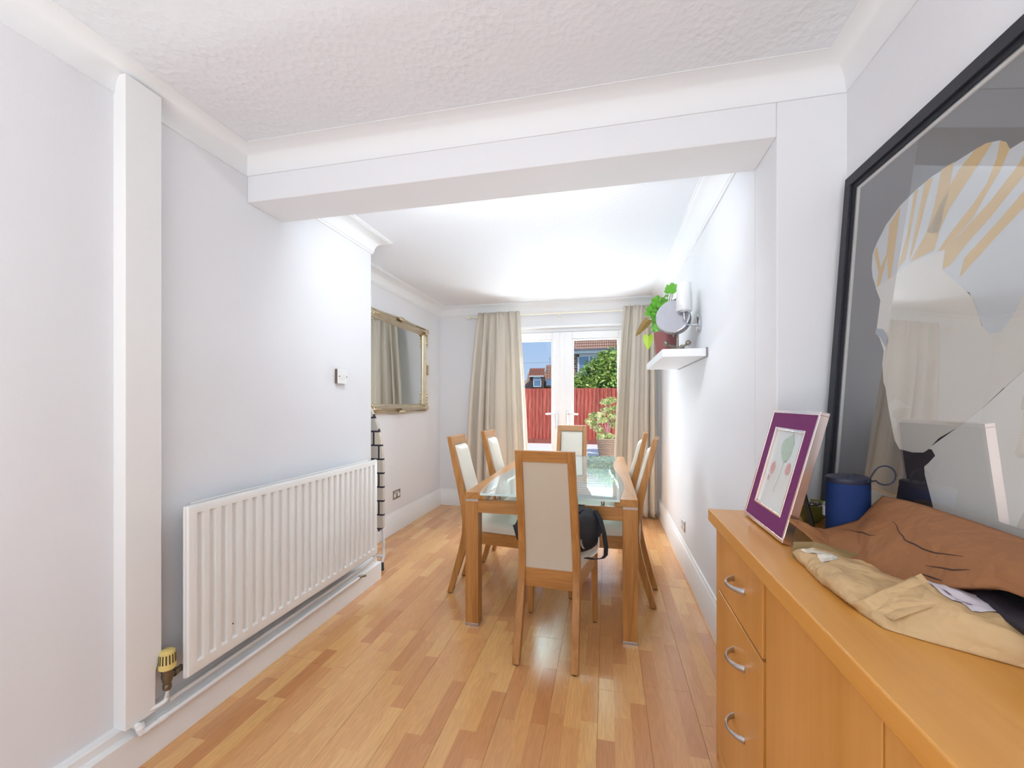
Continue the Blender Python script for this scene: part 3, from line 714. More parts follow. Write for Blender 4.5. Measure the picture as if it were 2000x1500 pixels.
def curtain(xt0, xt1, xb0, xb1, nf, seed, label):
    rg = random.Random(seed); ph = [rg.uniform(-0.5, 0.5) for _ in range(nf + 2)]; am = [rg.uniform(0.6, 1.15) for _ in range(nf + 2)]
    def fn(u, v):
        z = 2.335 - v * 2.315
        k = (1 - (1 - v) ** 1.6)
        x0 = xt0 + (xb0 - xt0) * k; x1 = xt1 + (xb1 - xt1) * k
        uu = u * nf; i = int(min(uu, nf - 1e-6))
        f = uu - i
        a_ = am[i] * (1 - f) + am[i + 1] * f; p_ = ph[i] * (1 - f) + ph[i + 1] * f
        wv = math.sin(2 * PI * (uu + 0.28 * math.sin(2 * PI * u * 1.5 + seed)) + p_ * (0.4 + v)); wv = wv * 0.8 + 0.25 * math.sin(2 * PI * uu * 0.5 + seed)
        amp = (0.024 + 0.034 * min(1, v * 2)) * a_
        pinch = 0.012 * math.sin(4 * PI * uu + 1) * max(0, 1 - v * 8)
        x = x0 + (x1 - x0) * u + 0.010 * math.sin(4 * PI * uu + p_) * min(1, v * 3)
        if v < 0.02: wv *= 0.8
        return (x, 4.815 + wv * amp + pinch + 0.012 * math.sin(3 * v + seed), z)
    c_ = build('curtain', MB().grid(fn, nf * 16, 40), M['curtain'], org=((xt0 + xt1) / 2, 4.81, 0), smooth=True, solid=0.003)
    return props(c_, label, 'curtain')
curtain(-1.49, -0.992, -1.64, -0.88, 5, 4, 'oatmeal full length curtain hanging between gilt mirror and glass doors')
curtain(0.185, 0.525, 0.065, 0.545, 4, 11, 'oatmeal full length curtain hanging behind the floating shelf')
M['creampaint'] = mat('cream_pole_paint', (238, 234, 220), 0.4)
pl = thing('curtain_pole', (-0.53, 4.84, 2.29), 'thin cream curtain pole above the glass doors', 'curtain pole'); O = pl.location.copy()
build('pole', MB().tube([(-1.60, 4.838, 2.298), (0.55, 4.838, 2.298)], 0.010, 12), M['creampaint'], parent=pl, org=O, smooth='auto')
build('finial', MB().lathe([(0.011, 0), (0.020, -0.004), (0.022, -0.02), (0.018, -0.034), (0.004, -0.038)], (-1.60, 4.838, 2.298), (1, 0, 0), 16), M['creampaint'], parent=pl, org=O, smooth='auto')
build('finial', MB().lathe([(0.011, 0), (0.016, 0.002), (0.016, 0.015), (0.004, 0.018)], (0.548, 4.838, 2.298), (1, 0, 0), 16), M['creampaint'], parent=pl, org=O, smooth='auto')
for x in (-1.52, -0.53, 0.50):
    build('bracket', MB().box(x - 0.010, x + 0.010, 4.918, 4.930, 2.215, 2.315).box(x - 0.006, x + 0.006, 4.835, 4.92, 2.275, 2.287).box(x - 0.010, x + 0.010, 4.825, 4.852, 2.280, 2.290), M['creampaint'], parent=pl, org=O, bevel=0.002)

# ------------------------------------------------------------------ ironing board in the alcove
def ibmat():
    m, t, b = newmat('patchwork_cover'); L = t.links; b.inputs['Roughness'].default_value = 0.9
    tc_ = t.nodes.new('ShaderNodeTexCoord'); mp = t.nodes.new('ShaderNodeMapping'); mp.inputs['Rotation'].default_value = (R(90), 0, 0); mp.inputs['Location'].default_value = (0.02, 0, 0.3); L.new(tc_.outputs['Object'], mp.inputs[0])
    br = t.nodes.new('ShaderNodeTexBrick'); br.inputs['Scale'].default_value = 1.0; br.inputs['Brick Width'].default_value = 0.085; br.inputs['Row Height'].default_value = 0.105; br.inputs['Mortar Size'].default_value = 0.0065
    br.inputs['Mortar'].default_value = lin((50, 50, 62)); br.inputs['Color1'].default_value = lin((226, 214, 196)); br.inputs['Color2'].default_value = lin((196, 190, 186)); br.inputs['Mortar Smooth'].default_value = 0
    L.new(mp.outputs[0], br.inputs[0])
    L.new(br.outputs[0], b.inputs['Base Color']); return m
M['ibcover'] = ibmat()
M['whitemetal'] = mat('white_coated_metal', (236, 236, 238), 0.35)
M['black'] = mat('black_rubber', (28, 28, 32), 0.6)
ib = thing('ironing_board', (-1.83, 2.9, 0), 'folded ironing board with patchwork cover standing upright beyond the radiator', 'ironing board'); O = ib.location.copy()
out = []
for k in range(33):
    a = k / 32; z = 0.262 + a * 1.05
    hw = 0.185 * min(1, (max(0, a) / 0.045) ** 0.5 if a < 0.045 else 1) * (1 if a < 0.45 else max(0.0, 1 - ((a - 0.45) / 0.55) ** 2.3) ** 0.75)
    out.append((max(hw, 0.004), z))
ccx = -1.830
rs = []
pol = [(ccx + h_, 2.885, z) for h_, z in out] + [(ccx - h_, 2.885, z) for h_, z in reversed(out)]
build('board', MB().prism(pol, (0, 0.030, 0)), M['ibcover'], parent=ib, org=O, bevel=0.006)
for s in (-1, 1):
    build('leg', MB().tube([(ccx + s * 0.10, 2.93, 1.0), (ccx + s * 0.13, 2.935, 0.5), (ccx + s * 0.165, 2.93, 0.20), (ccx + s * 0.178, 2.91, 0.10), (ccx + s * 0.170, 2.885, 0.045)], 0.010, 10), M['whitemetal'], parent=ib, org=O, smooth='auto')
    build('foot_cap', MB().tube([(ccx + s * 0.172, 2.893, 0.055), (ccx + s * 0.188, 2.865, 0.014)], [0.014, 0.016], 10), M['black'], parent=ib, org=O, smooth='auto')
build('foot_bar', MB().tube([(ccx - 0.178, 2.91, 0.10), (ccx, 2.93, 0.09), (ccx + 0.178, 2.91, 0.10)], 0.010, 10), M['whitemetal'], parent=ib, org=O, smooth='auto')

# ------------------------------------------------------------------ floating shelf and what stands on it
sh = thing('floating_shelf', (0.46, 3.19, 1.54), 'white floating shelf on the wall below the chrome wall lamp', 'shelf'); O = sh.location.copy()
M['white'] = mat('white_melamine', (238, 238, 240), 0.4)
build('shelf_board', MB().box(0.330, 0.576, 2.680, 3.70, 1.545, 1.592), M['white'], parent=sh, org=O, bevel=0.001)
M['grey'] = mat('grey_plastic', (140, 138, 138), 0.5)
build('wall_batten', MB().box(0.574, 0.586, 2.672, 3.705, 1.540, 1.596), M['grey'], parent=sh, org=O, bevel=0.001)
SZ = 1.592
M['mauve'] = mat('mauve_glazed_pot', (150, 92, 92), 0.4)
M['leaf'] = mat('bright_leaf', (98, 168, 48), 0.45, var=0.15, vscale=20)
M['leafl'] = mat('lime_leaf', (178, 214, 66), 0.45, var=0.1, vscale=20)
M['leafb'] = mat('withered_leaf', (140, 112, 52), 0.6, var=0.3, vscale=40)
M['stem'] = mat('plant_stem', (120, 130, 80), 0.6)
M['soil'] = mat('soil', (60, 45, 35), 0.9)
pt = thing('potted_geranium', (0.41, 3.16, SZ), 'potted geranium in a mauve pot on the floating shelf', 'plant'); O = pt.location.copy()
mbp = MB().lathe([(0.060, 0), (0.066, 0.01), (0.078, 0.165), (0.080, 0.172), (0.076, 0.172), (0.072, 0.15), (0.002, 0.150)], (0.41, 3.16, SZ), n=28)
build('pot', mbp, M['mauve'], parent=pt, org=O, smooth='auto')
build('soil', MB().lathe([(0.072, 0.146), (0.002, 0.154)], (0.41, 3.16, SZ), n=20), M['soil'], parent=pt, org=O)
def geranium_leaf():
    me = bpy.data.meshes.new('leaf'); vs = [(0, 0, 0)]; n = 20
    for k in range(n):
        a = 2 * PI * k / n; r = 1.0 + 0.12 * math.cos(5 * a); r *= 0.55 if k == 0 else 1
        vs.append((r * math.cos(a), r * math.sin(a), 0.18 * math.cos(5 * a) + 0.1))
    me.from_pydata(vs, [], [(0, 1 + k, 1 + (k + 1) % n) for k in range(n)])
    me.materials.append(M['leaf'])
    for p in me.polygons: p.use_smooth = True
    return me
gl_ = geranium_leaf(); rg = random.Random(8)
lp = [(0.33, 3.20, 1.95, .045), (0.35, 3.14, 1.985, .040), (0.31, 3.18, 1.91, .042), (0.36, 3.22, 1.93, .040), (0.345, 3.15, 1.90, .036), (0.325, 3.12, 1.865, .030), (0.35, 3.18, 1.84, .034), (0.34, 3.14, 1.80, .030), (0.37, 3.24, 1.97, .038), (0.40, 3.2, 2.00, .036),
      (0.43, 3.12, 2.055, .034), (0.45, 3.16, 2.09, .036), (0.46, 3.20, 2.10, .032), (0.44, 3.08, 2.04, .034), (0.47, 3.12, 2.075, .03), (0.41, 3.22, 2.03, .034), (0.39, 3.1, 1.985, .026), (0.38, 3.06, 1.93, .030), (0.335, 3.2, 1.97, .03), (0.305, 3.2, 1.935, .028)]
for (x, y, z, s) in lp:
    o = bpy.data.objects.new('leaf', gl_); COL.objects.link(o); o.parent = pt; o.location = Vector((x, y, z)) - O; o.scale = (s, s, s)
    o.rotation_euler = (R(62 + rg.uniform(-35, 30)), rg.uniform(-0.5, 0.5), rg.uniform(-0.6, 0.6))
    b_ = Vector((x, y + 0.005, z)); r0 = Vector((0.41 + rg.uniform(-.03, .03), 3.16 + rg.uniform(-.03, .03), SZ + 0.15)); mid_ = (b_ + r0) / 2 + Vector((rg.uniform(-.02, .01), 0, 0.02))
    build('stem', MB().tube([r0, mid_, b_], 0.0018, 5), M['stem'], parent=pt, org=O)
def heart(c_, w_, l_, rot, m_):
    vs = []; n = 16
    prof = [(0, 0), (0.35, 0.12), (0.5, -0.05), (0.48, -0.30), (0.36, -0.58), (0.18, -0.85), (0, -1)]
    pts = prof + [(-a, b) for a, b in reversed(prof[1:-1])]
    mb = MB(); q = Matrix.Rotation(rot, 4, 'Y')
    P_ = [Vector(c_) + q @ Vector((a * w_, 0.15 * w_ * abs(a), b * l_)) for a, b in pts]
    mb.add([Vector(c_) + q @ Vector((0, 0.0, -0.45 * l_))] + P_, [(0, 1 + k, 1 + (k + 1) % len(P_)) for k in range(len(P_))])
    return build('leaf', mb, m_, parent=pt, org=O, solid=0.001)
l1 = heart((0.295, 3.19, 1.755), 0.068, 0.105, R(0), M['leafl']); l1['label'] = 'lime green hanging leaf'
l2 = heart((0.292, 3.16, 1.86), 0.058, 0.145, R(38), M['leafb']); l2['label'] = 'withered brown leaf'
build('stem', MB().tube([(0.38, 3.16, SZ + 0.16), (0.345, 3.17, 1.782), (0.315, 3.18, 1.775), (0.295, 3.19, 1.750)], 0.0022, 5), M['stem'], parent=pt, org=O)
# disc ornament
M['discmetal'] = mat('galvanised_silver', (158, 158, 164), 0.6, 0.3, var=0.12, vscale=18)
M['pewter'] = mat('pewter', (140, 130, 118), 0.4, 0.9, var=0.2, vscale=30)
oc = (0.435, 2.94, 1.822)
od = thing('table_clock', (0.435, 2.94, SZ), 'round silver twin foot clock standing on the floating shelf before the plant', 'clock'); O = od.location.copy()
ax = Vector((-0.35, -0.93, 0.08)).normalized()
build('drum', MB().lathe([(0.002, -0.085), (0.060, -0.085), (0.088, -0.070), (0.100, -0.040), (0.104, 0.0), (0.104, 0.046), (0.100, 0.054), (0.080, 0.055), (0.002, 0.056)], oc, ax, 40), M['discmetal'], parent=od, org=O, smooth='auto')
build('rim', MB().lathe([(0.102, 0.040), (0.107, 0.043), (0.107, 0.050), (0.100, 0.054)], oc, ax, 40), M['chrome'], parent=od, org=O, smooth='auto')
for dx, dz in ((0.035, -0.062), (0.035, -0.080)):
    sd = Vector((0.93, -0.35, 0)); c_ = Vector(oc) + sd * dx + Vector((0, 0, dz)) + ax * 0.054
    build('screw', MB().lathe([(0.005, 0), (0.004, 0.004)], c_, ax, 10), M['dark'], parent=od, org=O)
build('bell_knob', MB().tube([(0.445, 2.94, 1.92), (0.445, 2.94, 1.945)], [0.006, 0.010], 8).tube([(0.425, 2.93, 1.935), (0.445, 2.94, 1.950), (0.467, 2.95, 1.935)], 0.006, 8), M['pewter'], parent=od, org=O, smooth='auto')
mb = MB(); hubz = SZ + 0.034
mb.tube([(0.455, 2.93, 1.73), (0.455, 2.93, hubz)], 0.007, 8)
build('stand', mb.tube([(0.430, 2.93, 1.722), (0.430, 2.93, 1.700)], 0.005, 8), M['pewter'], parent=od, org=O, smooth='auto')
for (dx, dy) in ((-0.075, -0.020), (0.062, -0.020), (-0.020, 0.060), (0.040, 0.050)):
    f = MB().tube([(0.455, 2.93, hubz - 0.008), (0.455 + dx * 0.85, 2.93 + dy * 0.85, hubz + 0.022)], [0.010, 0.007], 8)
    blob(f, (0.455 + dx, 2.93 + dy, hubz + (0.030 if dy < 0 else -0.004)), 0.0175, 0.0175, 0.0175, 14, 8)
    f.tube([(0.455 + dx * 0.5, 2.93 + dy * 0.5, hubz), (0.455 + dx * 0.62, 2.93 + dy * 0.62, SZ + 0.001)], 0.006, 8)
    build('ball_foot', f, M['pewter'], parent=od, org=O, smooth='auto')
# wall lamp
wl = thing('wall_lamp', (0.585, 2.884, 1.775), 'chrome wall lamp with upward frosted glass tumbler shade', 'lamp'); O = wl.location.copy()
wy = 2.84
build('wall_plate', MB().lathe([(0.052, 0), (0.054, -0.004), (0.054, -0.018), (0.050, -0.022), (0.002, -0.023)], (0.585, 2.884, 1.775), (1, 0, 0), 32), M['chrome'], parent=wl, org=O, smooth='auto')
pts = [(0.565, 2.880, 1.765), (0.52, 2.868, 1.765), (0.498, 2.860, 1.768), (0.484, wy + 0.008, 1.780), (0.480, wy, 1.80), (0.480, wy, 1.845)]
build('arm', MB().tube(pts, 0.006, 10), M['chrome'], parent=wl, org=O, smooth='auto')
build('holder', MB().lathe([(0.008, 0), (0.036, 0.002), (0.036, 0.008), (0.016, 0.012), (0.014, 0.05), (0.002, 0.052)], (0.480, wy, 1.838), (0, 0, 1), 24), M['chrome'], parent=wl, org=O, smooth='auto')
M['frost'] = glassmat('frosted_glass', (0.95, 0.95, 0.95), 0.02, 0.3, 0.55, (0.93, 0.93, 0.93))
build('shade', MB().rings([[(0.480 + r_ * math.cos(2 * PI * j / 28), wy + r_ * math.sin(2 * PI * j / 28), 1.846 + h_) for j in range(28)] for r_, h_ in ((0.046, 0), (0.049, 0.004), (0.0485, 0.05), (0.046, 0.12), (0.043, 0.178), (0.041, 0.178), (0.044, 0.12), (0.0465, 0.05), (0.044, 0.006))]), M['frost'], parent=wl, org=O, smooth='auto')

# ------------------------------------------------------------------ black bag on the nearest chair
def bag():
    t = thing('duffle_bag', (-0.255, 2.205, 0.493), 'black fabric duffle bag with pale trim lying on the nearest chair', 'bag'); O = t.location.copy()
    M['nylon'] = mat('black_nylon', (24, 26, 34), 0.55, bump=0.5, bscale=18, var=0.25, vscale=14)
    cx_, cy_, z0 = -0.250, 2.215, 0.493
    mb = MB(); rs = []; n = 28; m_ = 18
    for i in range(m_ + 1):
        a = -1 + 2 * i / m_
        k = max(0.0, 1 - abs(a) ** 3.2) ** 0.45; k = max(k, 0.03)
        ring = []
        for j in range(n):
            th = 2 * PI * j / n; c_, s_ = math.cos(th), math.sin(th)
            ry = 0.086 * k * (abs(c_) ** 0.75) * (1 if c_ > 0 else -1)
            rz = 0.122 * k * (abs(s_) ** 0.8) * (1 if s_ > 0 else -1)
            wr = 0.006 * math.sin(7 * th + 5 * a) + 0.004 * math.sin(13 * a + 3 * th)
            z = z0 + 0.118 + rz + (wr * k if s_ > -0.3 else 0)
            z = max(z, z0 + 0.001)
            ring.append((cx_ + a * 0.235 + 0.008 * s_, cy_ + ry * (1 + wr * 4), z))
        rs.append(ring)
    mb.rings(rs); build('body', mb, M['nylon'], parent=t, org=O, smooth=True)
    M['strap'] = mat('black_webbing', (18, 20, 28), 0.7)
    M['pale'] = mat('pale_trim', (216, 208, 198), 0.7)
    def strapt(name, pts):
        return build(name, MB().tube(pts, 0.010, 8, flat=0.35), M['strap'], parent=t, org=O, smooth='auto')
    def ribbon(name, pts, wd, m_2, nrm=(0, 1, 0)):
        mbb = MB(); N_ = Vector(nrm); rs_ = []
        pts = [Vector(p) for p in pts]
        for i, p in enumerate(pts):
            d = (pts[min(i + 1, len(pts) - 1)] - pts[max(0, i - 1)]).normalized(); s_ = N_
            nn = d.cross(s_).normalized() * 0.002
            rs_.append([p - s_ * wd / 2 - nn, p + s_ * wd / 2 - nn, p + s_ * wd / 2 + nn, p - s_ * wd / 2 + nn])
        mbb.rings(rs_); return build(name, mbb, m_2, parent=t, org=O, smooth='auto')
    ribbon('strap', [(-0.055, 2.20, 0.715), (-0.030, 2.17, 0.68), (-0.012, 2.14, 0.62), (-0.002, 2.12, 0.56), (-0.004, 2.115, 0.520), (-0.02, 2.11, 0.505), (-0.06, 2.11, 0.499), (-0.10, 2.115, 0.500)], 0.024, M['strap'], (0.8, 0.6, 0))
    ribbon('strap', [(-0.12, 2.19, 0.722), (-0.15, 2.150, 0.712), (-0.16, 2.128, 0.67), (-0.16, 2.122, 0.61), (-0.15, 2.122, 0.53)], 0.022, M['strap'], (1, 0, 0))
    ribbon('end_patch', [(-0.038, 2.150, 0.59), (-0.036, 2.145, 0.56), (-0.046, 2.140, 0.53), (-0.075, 2.136, 0.507)], 0.05, M['pale'])
    ribbon('zip', [(-0.39, 2.215, 0.735), (-0.25, 2.215, 0.737), (-0.11, 2.215, 0.735)], 0.012, M['strap'])
    for q in (0, 1):
        pts = [(-0.128 + q * 0.006 + 0.018 * (1 - math.cos(a)), 2.126, 0.585 - 0.026 * math.sin(a) * 1.0 - 0.02 * (a / 1.5)) for a in [k * 0.2 for k in range(8)]]
        build('logo_arc', MB().tube(pts, 0.0015, 5), M['pale'], parent=t, org=O)
bag()

# ------------------------------------------------------------------ artwork leaning on the wall
TH = math.atan(0.068); ca, sa = math.cos(TH), math.sin(TH)
def AP(y, h, off=0.0): return (0.70 + off * ca + h * sa, y, 0.8905 + h * ca - off * sa)
AY0, AY1, AH = 0.755, 1.613, 1.124
aw = thing('framed_print', (0.72, 1.18, ST), 'large black framed print of a stylised head with ochre striped headscarf', 'picture'); O = aw.location.copy()
M['blackwood'] = mat('black_stained_wood', (36, 37, 46), 0.55, var=0.3, vscale=50, bump=0.3, bscale=150)
M['frameside'] = mat('dark_inner_frame', (24, 26, 36), 0.6)
FW = 0.034
def abox(y0, y1, h0, h1, o0, o1):
    mb = MB(); vs = [AP(y, h, o) for o in (o0, o1) for h in (h0, h1) for y in (y0, y1)]
    return mb.add(vs, [(0, 1, 3, 2), (4, 6, 7, 5), (0, 4, 5, 1), (2, 3, 7, 6), (0, 2, 6, 4), (1, 5, 7, 3)])
for args in ((AY0, AY1, 0, FW), (AY0, AY1, AH - FW, AH), (AY0, AY0 + FW, FW, AH - FW), (AY1 - FW, AY1, FW, AH - FW)):
    build('frame_rail', abox(*args, 0.0, 0.028), M['blackwood'], parent=aw, org=O, bevel=0.0015)
f2 = FW + 0.016
for args in ((AY0 + FW, AY1 - FW, FW, f2), (AY0 + FW, AY1 - FW, AH - f2, AH - FW), (AY0 + FW, AY0 + f2, f2, AH - f2), (AY1 - f2, AY1 - FW, f2, AH - f2)):
    build('inner_slip', abox(*args, 0.008, 0.024), M['frameside'], parent=aw, org=O)
M['mount'] = mat('white_mount_edge', (235, 232, 226), 0.7)
for a, b, c_, d in ((AY0 + f2, AY1 - f2, f2, f2 + .007), (AY0 + f2, AY1 - f2, AH - f2 - .007, AH - f2), (AY0 + f2, AY0 + f2 + .007, f2, AH - f2), (AY1 - f2 - .007, AY1 - f2, f2, AH - f2)):
    build('mount_edge', abox(a, b, c_, d, 0.0150, 0.020), M['mount'], parent=aw, org=O)
build('backing_board', abox(AY0 + 0.01, AY1 - 0.01, 0.01, AH - 0.01, 0.0215, 0.0265), M['frameside'], parent=aw, org=O)
ART = {"hair":[[1.434,0.718],[1.455,0.756],[1.463,0.786],[1.464,0.826],[1.448,0.852],[1.41,0.891],[1.356,0.92],[1.296,0.935],[1.241,0.941],[1.174,0.937],[1.115,0.934],[1.085,0.93],[1.056,0.918],[1.04,0.905],[1.03,0.885],[1.007,0.885],[0.95,0.875],[0.88,0.84],[0.83,0.78],[0.812,0.70],[0.812,0.056],[0.99,0.056],[1.0,0.42],[1.1,0.62]],
"skin":[[1.434,0.718],[1.378,0.726],[1.314,0.74],[1.284,0.744],[1.237,0.743],[1.202,0.74],[1.177,0.74],[1.181,0.693],[1.129,0.645],[1.09,0.606],[1.073,0.57],[1.06,0.54],[1.04,0.52],[1.015,0.52],[0.99,0.55],[0.97,0.59],[0.94,0.605],[0.915,0.58],[0.925,0.50],[0.953,0.448],[0.997,0.412],[1.045,0.368],[1.103,0.326],[1.150,0.30],[1.182,0.269],[1.194,0.262],[1.231,0.258],[1.277,0.261],[1.298,0.281],[1.312,0.312],[1.333,0.363],[1.354,0.423],[1.364,0.438],[1.375,0.488],[1.373,0.526],[1.397,0.566],[1.417,0.583],[1.413,0.598],[1.407,0.675]],
"neck":[[1.182,0.272],[1.169,0.272],[1.157,0.259],[1.174,0.241],[1.188,0.229],[1.184,0.21],[1.153,0.146],[1.12,0.056],[0.90,0.056],[0.93,0.46],[0.953,0.448],[1.045,0.368],[1.103,0.326]],
"lips":[[1.334,0.374],[1.319,0.389],[1.297,0.39],[1.275,0.378],[1.241,0.368],[1.284,0.369],[1.31,0.361],[1.316,0.348],[1.308,0.341],[1.275,0.336],[1.287,0.325],[1.301,0.311],[1.311,0.323]],
"eye":[[1.415,0.596],[1.384,0.589],[1.364,0.571],[1.356,0.551],[1.365,0.533],[1.383,0.554],[1.393,0.566],[1.417,0.581]]}
STR = [[[1.457,0.828],[1.443,0.842],[1.419,0.772],[1.396,0.803],[1.394,0.885],[1.351,0.918],[1.369,0.727],[1.381,0.727],[1.392,0.794],[1.416,0.721],[1.431,0.718],[1.427,0.759]],[[1.301,0.934],[1.286,0.933],[1.297,0.859],[1.314,0.761],[1.336,0.747],[1.345,0.739],[1.314,0.831]],[[1.263,0.939],[1.236,0.937],[1.253,0.887],[1.273,0.815],[1.287,0.773],[1.3,0.749],[1.285,0.841]],[[1.211,0.941],[1.174,0.939],[1.18,0.878],[1.212,0.75],[1.247,0.749],[1.294,0.748],[1.244,0.804],[1.224,0.861]],[[1.115,0.934],[1.088,0.931],[1.072,0.924],[1.089,0.908],[1.13,0.872],[1.175,0.833],[1.203,0.788],[1.244,0.804],[1.188,0.876],[1.156,0.912]],[[1.054,0.916],[1.04,0.905],[1.03,0.886],[1.047,0.854],[1.075,0.822],[1.104,0.784],[1.155,0.752],[1.177,0.74],[1.202,0.742],[1.165,0.774],[1.107,0.814],[1.077,0.842],[1.059,0.882]],[[0.988,0.870],[0.95,0.86],[0.985,0.821],[1.016,0.799],[1.06,0.766],[1.116,0.731],[1.161,0.696],[1.181,0.693],[1.177,0.74],[1.134,0.761],[1.063,0.8],[1.006,0.845]],[[0.93,0.85],[0.90,0.83],[0.96,0.77],[1.04,0.72],[1.13,0.66],[1.12,0.70],[1.04,0.75],[0.97,0.80]]]
flat = lambda n_, c_: mat(n_, c_, 0.8, spec=0.1)
AM = [flat('print_charcoal', (66, 62, 67)), flat('print_pale_blue', (206, 212, 217)), flat('print_cream', (224, 220, 212)), flat('print_ochre', (214, 176, 92)), flat('print_white', (232, 231, 226)), flat('print_grey_blue', (150, 158, 170))]
pm = MB()
def apoly(pts, off, mi): pm.poly([AP(y, h, off) for y, h in pts], mi)
apoly([(AY0 + f2, f2), (AY1 - f2, f2), (AY1 - f2, AH - f2), (AY0 + f2, AH - f2)], 0.0210, 0)
apoly(ART['hair'], 0.0204, 1)
for s in STR: apoly(s, 0.0200, 3)
apoly(ART['neck'], 0.0198, 4); apoly(ART['skin'], 0.0195, 2); apoly(ART['lips'], 0.0190, 4); apoly(ART['eye'], 0.0190, 5)
for f in pm.f: pass
me = build('print', pm, AM, parent=aw, org=O, recalc=False)
bm = bmesh.new(); bm.from_mesh(me.data); bmesh.ops.triangulate(bm, faces=bm.faces, ngon_method='EAR_CLIP'); bm.to_mesh(me.data); bm.free()
M['pglass'] = glassmat('picture_glass', (1, 1, 1), 0.22)
build('picture_glass', abox(AY0 + FW, AY1 - FW, FW, AH - FW, 0.0100, 0.0120), M['pglass'], parent=aw, org=O)

# ------------------------------------------------------------------ purple photo frame
pf = thing('photo_frame', (0.50, 1.41, ST), 'purple and silver standing photo frame holding a faint flower drawing', 'photo frame'); O = pf.location.copy()
PB = Vector((0.456, 0, ST + 0.0068)); PTOP = Vector((0.548, 0, 1.246)); pd_ = (PTOP - PB).normalized(); pn = Vector((pd_.z, 0, -pd_.x))
PH = (PTOP - PB).length; PY0, PY1 = 1.251, 1.571
def PP(y, h, o): 
    q = PB + pd_ * h + pn * o; return (q.x, y, q.z)
def pbox(y0, y1, h0, h1, o0, o1):
    return MB().add([PP(y, h, o) for o in (o0, o1) for h in (h0, h1) for y in (y0, y1)], [(0, 1, 3, 2), (4, 6, 7, 5), (0, 4, 5, 1), (2, 3, 7, 6), (0, 2, 6, 4), (1, 5, 7, 3)])
M['silver'] = mat('rose_silver', (226, 205, 196), 0.15, 0.9)
M['purple'] = mat('magenta_fabric', (120, 40, 104), 0.8, bump=0.5, bscale=260, var=0.2, vscale=160)
def border(name, y0, y1, h0, h1, w_, o0, o1, m_, bev=0.001):
    for q, a in enumerate(((y0, y1, h0, h0 + w_), (y0, y1, h1 - w_, h1), (y0, y0 + w_, h0 + w_, h1 - w_), (y1 - w_, y1, h0 + w_, h1 - w_))):
        build(name, pbox(*a, o0, o1), m_, parent=pf, org=O, bevel=bev)
border('silver_edge', PY0, PY1, 0, PH, 0.010, 0, 0.022, M['silver'])
border('purple_band', PY0 + 0.010, PY1 - 0.010, 0.010, PH - 0.010, 0.046, 0.002, 0.016, M['purple'], 0.0005)
border('inner_silver_edge', PY0 + 0.056, PY1 - 0.056, 0.056, PH - 0.056, 0.007, 0.000, 0.016, M['silver'])
M['paper'] = mat('drawing_paper', (222, 228, 226), 0.35, coat=0.3)
build('drawing_paper', pbox(PY0 + 0.06, PY1 - 0.06, 0.06, PH - 0.06, 0.008, 0.012), M['paper'], parent=pf, org=O)
M['dgreen'] = mat('crayon_green', (186, 204, 190), 0.6, var=0.15, vscale=60)
M['dred'] = mat('crayon_red', (218, 170, 166), 0.6, var=0.2, vscale=80)
dr = MB(); rg = random.Random(2)
def scrib(cy, chh, ry, rh, mi, off, seed, n=26):
    r2 = random.Random(seed)
    dr.poly([PP(cy + ry * math.cos(2 * PI * k / n) * r2.uniform(0.8, 1.1), chh + rh * math.sin(2 * PI * k / n) * r2.uniform(0.8, 1.1), off) for k in range(n)], mi)
scrib(1.398, 0.248, 0.034, 0.046, 0, 0.0074, 1); scrib(1.425, 0.25, 0.022, 0.03, 0, 0.0076, 5)
scrib(1.465, 0.180, 0.017, 0.020, 1, 0.0074, 2); scrib(1.362, 0.190, 0.016, 0.020, 1, 0.0074, 3); scrib(1.478, 0.146, 0.007, 0.010, 1, 0.0074, 4)
build('flower_drawing', dr, [M['dgreen'], M['dred']], parent=pf, org=O)
build('drawn_stem', MB().tube([PP(1.40, 0.21, 0.0075), PP(1.405, 0.16, 0.0075), PP(1.418, 0.11, 0.0075)], 0.0007, 5), M['dgreen'], parent=pf, org=O)
build('backing', pbox(PY0 + 0.012, PY1 - 0.012, 0.012, PH - 0.012, 0.014, 0.021), M['black'], parent=pf, org=O)
tp = Vector(PP(1.41, 0.25, 0.02)); mb = MB()
mb.rings([[(tp.x, 1.395, tp.z), (tp.x, 1.425, tp.z), (tp.x + 0.004, 1.425, tp.z), (tp.x + 0.004, 1.395, tp.z)], [(0.598, 1.400, ST + 0.0005), (0.598, 1.425, ST + 0.0005), (0.602, 1.425, ST + 0.0005), (0.602, 1.400, ST + 0.0005)]])
build('easel_leg', mb, M['black'], parent=pf, org=O)

# ------------------------------------------------------------------ speaker
sp_ = thing('portable_speaker', (0.622, 1.305, ST), 'blue fabric covered portable speaker standing upright with a carry loop', 'speaker'); O = sp_.location.copy()
M['bluefab'] = mat('blue_speaker_fabric', (12, 46, 104), 0.75, bump=0.5, bscale=600, var=0.1, vscale=200)
M['navyrub'] = mat('dark_rubber_cap', (44, 48, 66), 0.5)
c_ = (0.632, 1.300, ST); axn = (0, 0, 1)
def oval(prof, m_, name, par, n=36, rot=R(35)):
    rs = []
    for r, h in prof:
        rs.append([(c_[0] + (r * 1.0 * math.cos(2 * PI * j / n) * math.cos(rot) - r * 0.86 * math.sin(2 * PI * j / n) * math.sin(rot)), c_[1] + (r * math.cos(2 * PI * j / n) * math.sin(rot) + r * 0.86 * math.sin(2 * PI * j / n) * math.cos(rot)), c_[2] + h) for j in range(n)])
    return build(name, MB().rings(rs), m_, parent=par, org=O, smooth='auto')
oval([(0.044, 0.0), (0.052, 0.004), (0.054, 0.012), (0.054, 0.166), (0.0525, 0.170)], M['bluefab'], 'fabric_body', sp_)
